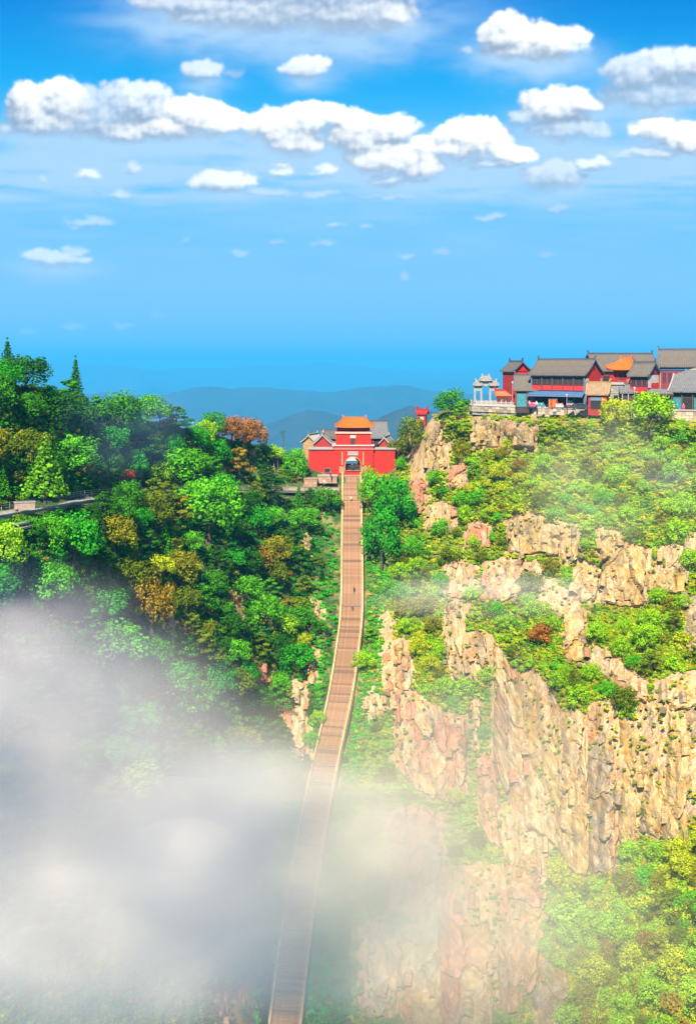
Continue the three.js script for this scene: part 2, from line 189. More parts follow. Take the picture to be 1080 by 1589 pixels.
// cliff faces: top edge, foot edge (bearing, drop), width of the columns in metres, tone list
const cliffs = [
  ['tan cliff of upright columns under the white stone archway', [[735, 655], [770, 656], [802, 658]], [[737, 690], [770, 688], [800, 692]], 1.5, [0, 2, 0, 1]],
  ['pale overhanging rock right of the cliff under the archway', [[795, 662], [815, 663], [832, 668]], [[797, 690], [815, 692], [830, 694]], 2.2, [2, 3]],
  ['tall split crag on the ridge right of the red gate', [[641, 688], [652, 678], [664, 700]], [[641, 738], [652, 745], [664, 748]], 1.6, [0, 0, 3]],
  ['stepped rock above the split crag by the gate ridge', [[662, 702], [678, 690], [696, 694]], [[664, 730], [678, 728], [696, 722]], 1.5, [0, 3, 0]],
  ['reddish crag at the foot of the gate ridge', [[636, 745], [646, 744], [658, 748]], [[640, 785], [648, 790], [656, 782]], 1.6, [4, 0, 4]],
  ['small lone boulder among bushes on the ridge slope', [[700, 731], [712, 722], [723, 724]], [[700, 746], [712, 748], [722, 748]], 1.9, [2, 4]],
  ['reddish slab beside the bare scree patch', [[724, 820], [742, 815], [758, 820]], [[724, 842], [742, 842], [756, 842]], 2, [4, 4, 1]],
  ['rounded cracked cliff left of the upper rock band', [[790, 812], [812, 797], [842, 803]], [[788, 850], [812, 856], [842, 852]], 1.7, [0, 2, 0]],
  ['single rounded rock in the upper rock band', [[845, 818], [855, 815], [867, 820]], [[845, 852], [855, 856], [867, 852]], 3, [2]],
  ['slender broken columns in the middle of the upper rock band', [[870, 812], [884, 814], [898, 822]], [[872, 866], [884, 872], [896, 852]], 1.2, [2, 0, 5]],
  ['blocky cliff with flat top in the upper rock band', [[928, 826], [945, 824], [962, 828]], [[930, 862], [945, 864], [958, 862]], 2, [0, 0, 3]],
  ['high leaning cliff with dark chimney in the upper rock band', [[940, 862], [965, 842], [990, 850], [1010, 856]], [[944, 925], [965, 936], [990, 938], [1008, 930]], 1.8, [0, 0, 2]],
  ['big square pillar near the right end of the rock band', [[1020, 856], [1040, 850], [1062, 852]], [[1020, 916], [1040, 918], [1060, 910]], 2.6, [0, 2, 0]],
  ['grey column at the right edge of the rock band', [[1066, 825], [1085, 832], [1110, 830]], [[1066, 868], [1085, 872], [1110, 870]], 1.5, [5, 3]],
  ['pink striped cliff left of the diagonal ridge', [[752, 876], [780, 870], [812, 872]], [[754, 922], [780, 930], [808, 915]], 1.2, [2, 4, 2, 1]],
  ['pale broken cliff under the leaning one', [[888, 886], [905, 872], [930, 884]], [[888, 926], [905, 932], [930, 926]], 1.4, [2, 2, 0]],
  ['pale rock row below the blocky cliff', [[934, 888], [960, 896], [988, 900]], [[934, 928], [960, 934], [985, 934]], 1.7, [2, 0]],
  ['top of the pale diagonal rock ridge', [[838, 902], [860, 906], [882, 924]], [[848, 925], [866, 952], [886, 962]], 1.6, [2, 2, 0]],
  ['middle of the pale diagonal rock ridge', [[876, 938], [892, 932], [908, 954]], [[876, 1014], [892, 1022], [908, 1018]], 2, [2, 0, 2]],
  ['foot of the pale diagonal rock ridge', [[906, 990], [940, 1015], [975, 1040], [1005, 1062]], [[908, 1024], [940, 1048], [975, 1072], [1005, 1092]], 2, [2, 0, 2, 1]],
  ['tall grey column at the right edge beside bushes', [[1064, 930], [1080, 926], [1105, 932]], [[1066, 1000], [1080, 1008], [1105, 1004]], 1.5, [5, 3]],
  ['slim pinkish pillars beside the green gully', [[592, 958], [602, 950], [612, 966]], [[592, 1062], [602, 1068], [612, 1058]], 1, [1, 4, 2]],
  ['pale pillars next to the slim ones by the gully', [[613, 1002], [626, 992], [638, 1000]], [[614, 1062], [626, 1066], [636, 1060]], 1.3, [2, 1]],
  ['row of thin rock needles above the great face', [[692, 942], [705, 935], [722, 944]], [[692, 1010], [705, 1050], [722, 1060]], .9, [2, 5, 1]],
  ['dark split rock left of the great face', [[722, 990], [740, 982], [756, 992]], [[724, 1040], [740, 1052], [756, 1046]], 1.2, [3, 1]],
  ['left shoulder of the great pale rock face', [[764, 988], [778, 1008], [796, 1040], [812, 1052]], [[770, 1180], [785, 1230], [800, 1260], [815, 1270]], 1.6, [2, 4, 2, 1]],
  ['broad smooth middle of the great pale rock face', [[812, 1046], [832, 1044], [852, 1068], [872, 1108]], [[815, 1275], [834, 1290], [852, 1300], [872, 1330]], 3.4, [2, 0, 2]],
  ['right pillar of the great pale rock face', [[872, 1112], [892, 1104], [910, 1112]], [[872, 1335], [892, 1352], [912, 1362]], 2, [0, 2]],
  ['grey fluted cliff right of the great face', [[912, 1100], [932, 1088], [958, 1096]], [[914, 1345], [934, 1352], [958, 1340]], 1.2, [5, 3, 5, 1]],
  ['ochre column right of the fluted cliff', [[960, 1120], [974, 1118], [988, 1128]], [[960, 1300], [974, 1315], [986, 1320]], 2.4, [0, 4, 0]],
  ['cracked cliff at the right edge under the ridge foot', [[990, 1100], [1020, 1085], [1050, 1105], [1095, 1100]], [[992, 1285], [1020, 1300], [1050, 1300], [1095, 1240]], 1.5, [0, 2, 0, 5]],
  ['upper right rock wall behind the ridge foot', [[1016, 1062], [1045, 1050], [1090, 1040]], [[1016, 1090], [1045, 1098], [1090, 1095]], 1.8, [2, 3]],
  ['misty pink cliff low in the gully', [[612, 1075], [645, 1078], [690, 1108], [724, 1112]], [[620, 1180], [650, 1225], [690, 1240], [722, 1228]], 1.3, [1, 4, 2]],
  ['thin pale spur left of the great face', [[730, 1090], [738, 1086], [746, 1094]], [[730, 1150], [738, 1160], [746, 1150]], .9, [2]],
  ['slanting pinkish ribs under the gully cliff', [[742, 1180], [756, 1172], [772, 1190]], [[746, 1270], [758, 1300], [774, 1310]], 1.1, [1, 4]],
  ['big square pink block low in the mist', [[684, 1362], [712, 1346], [758, 1342]], [[684, 1425], [714, 1436], [754, 1434]], 3.6, [4, 2]],
  ['long pink slab below the square block', [[636, 1440], [676, 1405], [716, 1428], [768, 1430]], [[620, 1600], [676, 1640], [716, 1640], [768, 1620]], 2.2, [4, 2, 1]],
  ['wedge of orange rock right of the square block', [[766, 1352], [795, 1340], [842, 1366]], [[770, 1560], [800, 1570], [838, 1500]], 1.9, [1, 0, 4]],
  ['rock columns at the foot of the great face', [[782, 1240], [810, 1280], [850, 1310]], [[786, 1345], [812, 1345], [848, 1360]], 1.1, [0, 2, 1]],
  ['dark ribbed crag near the bottom of the right cliffs', [[826, 1480], [850, 1490], [880, 1520]], [[828, 1620], [850, 1620], [880, 1620]], 1, [5, 3]],
  ['rounded boulder with brown shrubs on the left slope', [[258, 968], [266, 958], [275, 970]], [[258, 992], [266, 998], [275, 994]], 1.4, [1, 2]],
  ['thin leaning rock right of the rounded boulder', [[281, 968], [286, 962], [292, 972]], [[283, 994], [288, 998], [294, 996]], .9, [1]],
  ['upright pink rock on the left slope among shrubs', [[358, 918], [366, 914], [376, 922]], [[360, 955], [368, 960], [376, 958]], 1, [4, 2]],
  ['low rocks under twisted shrubs on the left slope', [[396, 936], [406, 930], [417, 940]], [[396, 952], [406, 958], [417, 962]], 1.2, [1, 3]],
  ['small pale rock high above the left parapet', [[471, 840], [475, 838], [480, 842]], [[471, 858], [475, 862], [480, 858]], 1.1, [0]],
  ['pale boulder in the grass left of the staircase', [[482, 944], [490, 938], [499, 946]], [[484, 962], [492, 970], [499, 966]], 1.5, [0, 2]],
  ['pinkish slabs half hidden by mist left of the staircase', [[440, 1066], [456, 1056], [476, 1062]], [[440, 1136], [458, 1160], [474, 1170]], 1.4, [4, 2]],
  ['pale rock above the misty slabs left of the staircase', [[476, 1022], [484, 1014], [494, 1020]], [[476, 1050], [484, 1058], [492, 1052]], 1.3, [2, 1]],
  ['grey-pink ledge in the mist of the left slope', [[392, 1040], [405, 1034], [420, 1042]], [[392, 1052], [405, 1058], [420, 1058]], 1.5, [4]],
  ['rock leaves emerging from the mist beside the stair foot', [[330, 1545], [355, 1530], [388, 1528]], [[330, 1600], [355, 1610], [388, 1600]], 1.2, [1, 2]],
  ['narrow pale crag under the ridge hut', [[664, 662], [674, 655], [686, 664]], [[664, 684], [674, 688], [686, 684]], 1.4, [0, 3]],
  ['broken rock steps in the bushes below the lone boulder', [[664, 790], [684, 782], [704, 792]], [[664, 812], [684, 818], [704, 812]], 1.5, [0, 4, 3]],
  ['jagged rock below the scree slab', [[690, 880], [712, 872], [738, 882]], [[692, 918], [712, 926], [736, 916]], 1.4, [2, 1]],
  ['pale stones under the pink striped cliff', [[812, 880], [828, 872], [840, 882]], [[812, 902], [828, 906], [838, 900]], 1.3, [2, 0]],
  ['faint pinkish cliff in the mist between gully and ribs', [[606, 1262], [640, 1250], [690, 1268]], [[600, 1400], [640, 1420], [684, 1380]], 1.6, [1, 4, 2]],
  ['faint rock streaks in the mist right of the lower staircase', [[560, 1440], [590, 1420], [625, 1450]], [[556, 1560], [590, 1580], [618, 1570]], 1.2, [1, 2]],
  ['pale boulder in the grass right of the staircase', [[568, 1086], [584, 1078], [600, 1088]], [[568, 1098], [584, 1102], [600, 1098]], 1.8, [2]],
];
for (const c of cliffs) { c[1].forEach((q) => { q[1] -= 5; }); c[2].forEach((q) => { q[1] += 9; }); if (c[1].length > 2 && c[1][2][0] - c[1][0][0] > 20) for (const e of [c[1], c[2]]) { e[0][0] -= 4; e[e.length - 1][0] += 4; } }
const edgeAt = (pl, t) => { const k = t * (pl.length - 1), i = Math.min(Math.floor(k), pl.length - 2), f = k - i; return [lerp(pl[i][0], pl[i + 1][0], f), lerp(pl[i][1], pl[i + 1][1], f)]; };
const edgeY = (pl, x) => { for (let i = 0; i < pl.length - 1; i++) if (x <= pl[i + 1][0] || i === pl.length - 2) return lerp(pl[i][1], pl[i + 1][1], clamp((x - pl[i][0]) / (pl[i + 1][0] - pl[i][0]), 0, 1)); };
function rockAt(px, py, grow = 4) { for (const c of cliffs) { const a = c[1], b = c[2]; if (px < Math.min(a[0][0], b[0][0]) - grow || px > a[a.length - 1][0] + grow) continue; if (py > edgeY(a, px) - grow && py < edgeY(b, px) + grow) return true; } return false; }

// depth of the hillsides along every bearing, for setting things down on them
const DC = 2, DX0 = -300, DX1 = 1380, DY0 = 480, DY1 = 1800, DW = (DX1 - DX0) / DC, DH = (DY1 - DY0) / DC, depth = new Float32Array(DW * DH).fill(1e9);
function buildHill(cols, NU, NV, rightSide) {
  const K = cols[0].length, n = cols.length, pos = [], col = [], uv = [], idx = [], q = [0, 0, 0, 0].map(() => V(0, 0, 0)), vs = [];
  for (let i = 0; i <= NU; i++) {
    const u = i / NU * (n - 1), iu = Math.min(Math.floor(u), n - 2), fu = u - iu; let run = 0, prev = null;
    for (let j = 0; j <= NV; j++) {
      const v = j / NV * (K - 1), iv = Math.min(Math.floor(v), K - 2), fv = v - iv;
      for (let k = 0; k < 4; k++) crv(cols[clamp(iu - 1 + k, 0, n - 1)], iv, fv, q[k]);
      const p = V(cr(q[0].x, q[1].x, q[2].x, q[3].x, fu), cr(q[0].y, q[1].y, q[2].y, q[3].y, fu), cr(q[0].z, q[1].z, q[2].z, q[3].z, fu));
      const nearStair = rightSide ? sstep(0, .5, u) : sstep(0, .5, n - 1 - u), top = rightSide ? sstep(2.05, 2.5, v) : sstep(1.5, 2.2, v) , walk = rightSide ? 1 : (1 - sstep(3.5, 3.9, v) * (1 - sstep(5.1, 5.5, v)));
      const a = nearStair * top * walk, [px, py] = toPx(p), rk = rockAt(px, py, 6) ? 1 : 0;
      p.y += a * 2.2 * fbm(p.x / 9, p.y / 9, p.z / 9, 4); p.z += a * (2.4 * fbm(p.x / 11 + 50, p.y / 14, p.z / 11, 4) + rk * 1.2 * vnoise(p.x / 1.4, p.y / 9, 3));
      if (prev) run += p.distanceTo(prev); prev = p; pos.push(p.x, p.y, p.z); uv.push((p.x + p.z * .4) / 6, run / 6); vs.push(p);
      let c;
      const m = fbm(p.x / 5, p.y / 5, p.z / 5, 4);
      if (rk) c = [.52 + .1 * m, .38 + .08 * m, .24 + .06 * m];
      else { const g = sstep(-.25, .3, m), dirt = sstep(.12, .3, fbm(p.x / 3 + 9, p.y / 3, p.z / 3, 3)); c = rightSide ? [lerp(.07, .15, g), lerp(.13, .21, g), lerp(.02, .03, g)] : [lerp(.03, .07, g), lerp(.09, .15, g), lerp(.015, .02, g)]; c = [lerp(c[0], .33, dirt * .6), lerp(c[1], .25, dirt * .6), lerp(c[2], .13, dirt * .6)]; }
      if (v < 2.35 && rightSide && u > 2.6) c = [.34 + .1 * m, .27 + .08 * m, .17 + .06 * m];
      col.push(...c);
      if (i && j) { const A = (i - 1) * (NV + 1) + j - 1, B = A + 1, C = A + NV + 1, D = C + 1; idx.push(A, B, C, B, D, C); }
    }
  }
  const sp = vs.map(toPx);
  for (let t = 0; t < idx.length; t += 3) {                          // depth of the surface, cell by cell
    const [a, b, c] = [idx[t], idx[t + 1], idx[t + 2]], A = sp[a], B = sp[b], C = sp[c]; if (vs[a].z > -20) continue;
    const x0 = Math.max(0, Math.ceil((Math.min(A[0], B[0], C[0]) - DX0) / DC)), x1 = Math.min(DW - 1, Math.floor((Math.max(A[0], B[0], C[0]) - DX0) / DC)), y0 = Math.max(0, Math.ceil((Math.min(A[1], B[1], C[1]) - DY0) / DC)), y1 = Math.min(DH - 1, Math.floor((Math.max(A[1], B[1], C[1]) - DY0) / DC));
    const den = (B[1] - C[1]) * (A[0] - C[0]) + (C[0] - B[0]) * (A[1] - C[1]); if (!den) continue;
    for (let y = y0; y <= y1; y++) for (let x = x0; x <= x1; x++) { const X = x * DC + DX0, Y = y * DC + DY0, l0 = ((B[1] - C[1]) * (X - C[0]) + (C[0] - B[0]) * (Y - C[1])) / den, l1 = ((C[1] - A[1]) * (X - C[0]) + (A[0] - C[0]) * (Y - C[1])) / den, l2 = 1 - l0 - l1; if (l0 < -.01 || l1 < -.01 || l2 < -.01) continue; const D = -(l0 * vs[a].z + l1 * vs[b].z + l2 * vs[c].z); if (D < depth[y * DW + x]) depth[y * DW + x] = D; }
  }
  const g = new THREE.BufferGeometry(); g.setAttribute('position', new THREE.Float32BufferAttribute(pos, 3)); g.setAttribute('color', new THREE.Float32BufferAttribute(col, 3)); g.setAttribute('uv', new THREE.Float32BufferAttribute(uv, 2)); g.setIndex(idx); g.computeVertexNormals();
  const o = new THREE.Mesh(g, new THREE.MeshStandardMaterial({ vertexColors: true, roughness: .95, map: rockMap, bumpMap: rockBump, bumpScale: .25 })); o.name = numbered('hillside'); tag(o, rightSide ? 'steep rocky hillside right of the long staircase' : 'wooded hillside left of the long staircase', 'hillside', null, 'structure'); scene.add(o); return o;
}
buildHill(L, 200, 380, false); buildHill(R, 260, 460, true);
function surfD(px, py) { const x = clamp(Math.round((px - DX0) / DC), 0, DW - 1), y = clamp(Math.round((py - DY0) / DC), 0, DH - 1); return depth[y * DW + x]; }
function surf(px, py) { for (let k = 0; k < 30; k++, py += 3) { const D = surfD(px, py); if (D < 1e8) return at(px, py, D); } return null; }

// ------------------------------------------------------------ far land: plain and blue ridges
{
  const pos = [], idx = [], col = [], N = 90, Kk = 60;
  for (let i = 0; i <= N; i++) for (let j = 0; j <= Kk; j++) { const D = 420 * Math.pow(150, j / Kk), x = (i / N - .5) * 2.6 * D; const y = -620 - Math.max(0, 1 - D / 4000) * 0 + (D < 40000 ? 90 * fbm(x / 2600, D / 2600, 1, 4) * sstep(1500, 6000, D) : 0); pos.push(x, Math.min(y, -480), -D); const f = fbm(x / 700, D / 1600, 8, 4), t = sstep(.1, .22, f); col.push(lerp(.05, .34, t), lerp(.11, .32, t), lerp(.04, .26, t)); if (i && j) { const A = (i - 1) * (Kk + 1) + j - 1, B = A + 1, C = A + Kk + 1, E = C + 1; idx.push(A, C, B, B, C, E); } }
  const g = new THREE.BufferGeometry(); g.setAttribute('position', new THREE.Float32BufferAttribute(pos, 3)); g.setAttribute('color', new THREE.Float32BufferAttribute(col, 3)); g.setIndex(idx); g.computeVertexNormals();
  const o = new THREE.Mesh(g, new THREE.MeshStandardMaterial({ vertexColors: true, roughness: 1 })); o.name = 'plain'; tag(o, 'hazy far plain reaching to the horizon', 'plain', null, 'structure'); scene.add(o);
  const ridge = (label, D, span, tops, width, amp, seed) => {            // tops: [bearing, drop of crest]
    const pos = [], idx = [], col = [], NX = 160, NZ = 40, x0 = tops[0][0], x1 = tops[tops.length - 1][0];
    for (let i = 0; i <= NX; i++) for (let j = 0; j <= NZ; j++) { const px = lerp(x0, x1, i / NX), top = -(edgeY(tops, px) - HORIZON) / F * D, s = j / NZ * 2 - 1, X = (px - 540) / F * D, Z = -D + s * width * -1, w = 1 - Math.abs(s); const y = lerp(-640, top, Math.pow(w, .8)) + amp * w * fbm(X / (amp * 4) + seed, Z / (amp * 4), seed, 5) * (1.2 - .6 * w); pos.push(X, y, Z); const f = .8 + .5 * fbm(X / amp, Z / amp, 2, 3); col.push(.02 * f, .036 * f, .034 * f); if (i && j) { const A = (i - 1) * (NZ + 1) + j - 1, B = A + 1, C = A + NZ + 1, E = C + 1; idx.push(A, C, B, B, C, E); } }
    const g = new THREE.BufferGeometry(); g.setAttribute('position', new THREE.Float32BufferAttribute(pos, 3)); g.setAttribute('color', new THREE.Float32BufferAttribute(col, 3)); g.setIndex(idx); g.computeVertexNormals();
    const o = new THREE.Mesh(g, new THREE.MeshStandardMaterial({ vertexColors: true, roughness: 1 })); o.name = numbered('mountain'); tag(o, label, 'mountain', null, 'structure'); scene.add(o);
  };
  ridge('blue mountain slope rising behind the gate to the right', 3400, 0, [[430, 720], [500, 694], [540, 672], [580, 648], [610, 633], [636, 625], [680, 640], [760, 650], [900, 660]], 1200, 90, 3);
  ridge('low blue hill left of the gate tower', 4800, 0, [[330, 670], [400, 658], [440, 646], [475, 639], [505, 646], [540, 660], [600, 690], [640, 700]], 1500, 100, 8);
  ridge('pale flat range on the left horizon', 24000, 0, [[-260, 556], [-60, 552], [60, 557], [150, 566], [240, 573], [300, 570], [370, 571], [430, 568], [490, 562], [540, 567], [590, 575], [680, 580], [760, 576], [900, 560], [1200, 556]], 2500, 160, 5);
  ridge('middle blue ridge between the far range and the gate hills', 9000, 0, [[100, 612], [240, 606], [300, 600], [360, 604], [420, 598], [470, 606], [520, 612], [580, 604], [640, 598], [700, 604], [800, 612]], 2000, 140, 17);
  ridge('pale range on the right horizon beyond the archway', 19000, 0, [[540, 610], [600, 598], [680, 588], [730, 584], [800, 580], [950, 576], [1200, 570]], 2500, 150, 11);
}

// ============================================================ the long staircase
{
  const g = thing('staircase', 'long steep stone staircase climbing the gully to the red gate', null, V(0, 0, 0), 0, null, 'structure');
  const N = 300, pts = stairCurve.getSpacedPoints(N), sg = [];
  for (let k = 0; k < 3; k++) { const b = new THREE.BoxGeometry(5.1, .9, 1.25, 4, 1, 2); const p = b.attributes.position; for (let i = 0; i < p.count; i++) { p.setY(i, p.getY(i) + .018 * vnoise(p.getX(i) * 2, k * 9, p.getZ(i) * 3)); if (p.getZ(i) > .5) p.setZ(i, p.getZ(i) + .05 * vnoise(p.getX(i) * 1.7, k * 7 + 1, 2)); } b.computeVertexNormals(); const u = b.attributes.uv; for (let i = 0; i < u.count; i++) u.setXY(i, p.getX(i) / 3, p.getZ(i) / 3 + p.getY(i) / 3); sg.push(b); }
  const sm = [[.37, .195, .10], [.33, .185, .105], [.40, .225, .13], [.22, .13, .08]].map((c) => mat(c, .9, { bumpScale: .04 }));
  for (let i = 0; i < N; i++) {
    const p = pts[i], d = pts[Math.min(i + 1, N)].clone().sub(pts[Math.max(i - 1, 0)]);
    const worn = vnoise(i / 9, 4, 1), line = rnd() < .16; const o = part('step', pick(sg), line ? sm[3] : sm[rnd() < .6 ? (worn > .25 ? 2 : worn > -.2 ? 0 : 1) : Math.floor(rnd() * 3)], g); o.position.set(p.x + rr(-.04, .04), p.y - .45 + (line ? -.09 : rr(-.03, .03)), p.z); o.rotation.y = Math.atan2(d.x, d.z) + rr(-.006, .006);
  }
  const pm = [[.54, .37, .16], [.48, .34, .15], [.56, .41, .21]].map((c) => mat(c, .85)), B = 64, q = stairCurve.getSpacedPoints(B);
  const bm = [[.40, .27, .15], [.34, .24, .14]].map((c) => mat(c, .95, { map: rockMap, bumpMap: rockBump, bumpScale: .12 }));
  for (const s of [-1, 1]) for (let i = 0; i < B; i++) {
    const a = q[i].clone(), b = q[i + 1].clone(), side = V(-(b.z - a.z), 0, b.x - a.x).normalize().multiplyScalar(-s * 2.72); if (side.x * s < 0) side.negate();
    a.add(side); b.add(side); const e = b.clone().sub(a).multiplyScalar(.015); a.add(e); b.sub(e);
    const w = i > 3 ? 1 : .8; a.y += .5; b.y += .5;
    part('parapet_block', beam(a, b, .46, .9 * w), pick(pm), g);
    a.y -= 1.75; b.y -= 1.75; part('foundation_wall', beam(a.clone().add(e.clone().multiplyScalar(-1)), b.clone().add(e), .7, 2.5), pick(bm), g);
  }
}

// ============================================================ buildings: helpers
function roofSlope(L, W, rise, curve = .35) {           // one gable roof with curved slopes, a thick edge and rounded tile rows; ridge along x at y = rise
  const NS = 8, prof = []; for (let i = 0; i <= NS; i++) { const s = i / NS; prof.push([s * W / 2, rise * ((1 - s) - curve * s * (1 - s))]); }
  const sh = new THREE.Shape(); prof.forEach(([z, y], i) => i ? sh.lineTo(z, y) : sh.moveTo(z, y)); for (let i = NS; i >= 0; i--) sh.lineTo(prof[i][0], prof[i][1] - .22);
  const mk = () => { const g = new THREE.ExtrudeGeometry(sh, { depth: L, bevelEnabled: false, steps: 1 }); g.translate(0, 0, -L / 2); g.rotateY(Math.PI / 2); return g.toNonIndexed ? (g.index ? g.toNonIndexed() : g) : g; };
  const a = mk(), b = mk(); b.rotateY(Math.PI);
  const rows = [], n = Math.max(4, Math.round(L / .52));
  for (let k = 0; k <= n; k++) { const x = -L / 2 + .12 + (L - .24) * k / n; for (const s of [-1, 1]) for (let i = 0; i < NS; i += 2) rows.push(bar(V(x, prof[i][1] + .02, s * prof[i][0]), V(x, prof[i + 2][1] + .02, s * prof[i + 2][0]), .12, .12, 5)); }
  return { sheets: [a, b], rows, prof };
}
const strip = (gs) => gs.map((g) => { const h = g.index ? g.toNonIndexed() : g; for (const k of Object.keys(h.attributes)) if (!['position', 'normal', 'uv'].includes(k)) h.deleteAttribute(k); return h; });
const merged = (gs) => mergeGeometries(strip(gs));
function worldUV(g, s = 3) { const p = g.attributes.position, n = g.attributes.normal, u = g.attributes.uv; for (let i = 0; i < p.count; i++) { const ax = Math.abs(n.getX(i)), ay = Math.abs(n.getY(i)), az = Math.abs(n.getZ(i)); if (ay > ax && ay > az) u.setXY(i, p.getX(i) / s, p.getZ(i) / s); else if (ax > az) u.setXY(i, p.getZ(i) / s, p.getY(i) / s); else u.setXY(i, p.getX(i) / s, p.getY(i) / s); } return g; }
function addRoof(g, L, W, y, rise, m, ridgeM, x = 0, z = 0, along = 'x', curve = .35) {
  const r = roofSlope(L, W, rise, curve), roof = part('roof', worldUV(merged(r.sheets)), m, g); roof.position.set(x, y, z); if (along === 'z') roof.rotation.y = Math.PI / 2;
  const tr = part('tile_rows', merged(r.rows), m, roof); tag(tr, null, null, null, 'stuff');
  part('ridge', merged([box(L + .1, .5, .34, 0, rise - .12), box(L + .14, .12, .46, 0, rise + .38)]), ridgeM, roof);
  for (const s of [-1, 1]) { part('ridge_ornament', merged([box(.34, 1.0, .34, s * (L / 2 - .1), rise + .1), box(.6, .22, .3, s * (L / 2 + .12), rise + .95)]), ridgeM, roof);
    for (const t of [-1, 1]) { const gs = []; for (let i = 0; i < 8; i += 2) { const p = r.prof[i], q = r.prof[i + 2]; gs.push(beam(V(s * (L / 2 + .04), p[1] + .08, t * p[0]), V(s * (L / 2 + .04), q[1] + .08, t * q[0]), .3, .3)); } part('verge', merged(gs), ridgeM, roof); } }
  return roof;
}
function bodyGeo(L, W, h, rise) { const s = new THREE.Shape(); s.moveTo(-W / 2, -1.5); s.lineTo(W / 2, -1.5); s.lineTo(W / 2, h); for (let i = 1; i <= 6; i++) { const t = 1 - i / 6; s.lineTo(W / 2 * t, h + rise * .98 * ((1 - t) - .35 * t * (1 - t))); } for (let i = 5; i >= 0; i--) { const t = 1 - i / 6; s.lineTo(-W / 2 * t, h + rise * .98 * ((1 - t) - .35 * t * (1 - t))); } s.lineTo(-W / 2, -1.5); const g = new THREE.ExtrudeGeometry(s, { depth: L, bevelEnabled: false }); g.translate(0, 0, -L / 2); g.rotateY(Math.PI / 2); return worldUV(g.index ? g.toNonIndexed() : g); }
// a face of a house: f = 'front' (+z) or 'right' (+x) or 'left'; puts a box part on it, u along the face, v up
function onFace(g, name, f, u, v, w, h, d, m, W, L, proud = 0) { const o = part(name, box(w, h, d), m, g); if (f === 'front') o.position.set(u, v, W / 2 + d / 2 - .02 + proud); else { const s = f === 'right' ? 1 : -1; o.rotation.y = s * Math.PI / 2; o.position.set(s * (L / 2 + d / 2 - .02 + proud), v, -s * u); } return o; }
function win(g, f, u, v, w, h, W, L, fm = M.wood, pm = M.glass, bars = 2) {
  const t = .11, gs = [box(w, t, .16, 0, 0), box(w, t, .16, 0, h - t), box(t, h - 2 * t, .16, -w / 2 + t / 2, t), box(t, h - 2 * t, .16, w / 2 - t / 2, t)];
  for (let i = 1; i < bars; i++) gs.push(box(.07, h - 2 * t, .1, -w / 2 + w * i / bars, t)); gs.push(box(w - 2 * t, .06, .12, 0, h * .62));
  const o = part('window', merged(gs), fm, g); const p = part('pane', box(w - .14, h - .14, .03, 0, .07, -.03), pm, o); p.position.z = 0;
  if (f === 'front') o.position.set(u, v, W / 2 + .07); else { const s = f === 'right' ? 1 : -1; o.rotation.y = s * Math.PI / 2; o.position.set(s * (L / 2 + .07), v, -s * u); } return o;
}
function hipRoof(a, b, ra, rise, lift, over = 0) {       // eave half sizes a, b; ridge half length ra; corners swept up
  const NT = 10, NS = 14, pos = [], idx = [], rib = [];
  const face = (e0, e1, r0, r1) => { const base = pos.length / 3; const P = (s, t) => { const ex = lerp(e0[0], e1[0], s), ez = lerp(e0[1], e1[1], s), rx = lerp(r0[0], r1[0], s), rz = lerp(r0[1], r1[1], s); const c = Math.pow(Math.abs(s * 2 - 1), 4); return V(lerp(ex, rx, t), rise * (t - .32 * t * (1 - t)) + lift * c * (1 - t) * (1 - t), lerp(ez, rz, t)); };
    for (let i = 0; i <= NS; i++) for (let j = 0; j <= NT; j++) { const p = P(i / NS, j / NT); pos.push(p.x, p.y, p.z); if (i && j) { const A = base + (i - 1) * (NT + 1) + j - 1, B = A + 1, C = A + NT + 1, D = C + 1; idx.push(A, C, B, B, C, D); } }
    const n = Math.round(Math.hypot(e1[0] - e0[0], e1[1] - e0[1]) / .5); for (let k = 1; k < n; k++) for (let j = 0; j < 5; j++) rib.push(bar(P(k / n, j / 5), P(k / n, (j + 1) / 5), .1, .1, 5)); };
  const E = [[-a, b], [a, b], [a, -b], [-a, -b]], Rg = [[-ra, 0], [ra, 0], [ra, 0], [-ra, 0]];
  for (let k = 0; k < 4; k++) face(E[k], E[(k + 1) % 4], Rg[k], Rg[(k + 1) % 4]);
  const g = new THREE.BufferGeometry(); g.setAttribute('position', new THREE.Float32BufferAttribute(pos, 3)); g.setAttribute('uv', new THREE.Float32BufferAttribute(pos.filter((_, i) => i % 3 !== 1).map((x) => x / 3), 2)); g.setIndex(idx); g.computeVertexNormals(); const top = g.toNonIndexed(), under = top.clone(); under.translate(0, -.2, 0);
  const hips = [[], [], [], []]; for (let k = 0; k < 4; k++) for (let j = 0; j < 6; j++) { const f = (t) => V(lerp(E[k][0], Rg[k][0], t), rise * (t - .32 * t * (1 - t)) + lift * (1 - t) * (1 - t) + .1, lerp(E[k][1], 0, t)); hips[k].push(bar(f(j / 6), f((j + 1) / 6), .17, .17, 6)); }
  const edge = []; for (let k = 0; k < 4; k++) for (let i = 0; i < 14; i++) { const p = (s) => V(lerp(E[k][0], E[(k + 1) % 4][0], s), lift * Math.pow(Math.abs(s * 2 - 1), 4) - .1, lerp(E[k][1], E[(k + 1) % 4][1], s)); edge.push(beam(p(i / 14), p((i + 1) / 14), .18, .26)); }
  return { sheet: merged([top, under]), rib: merged(rib), hips: hips.map(merged), edge: merged(edge) };
}
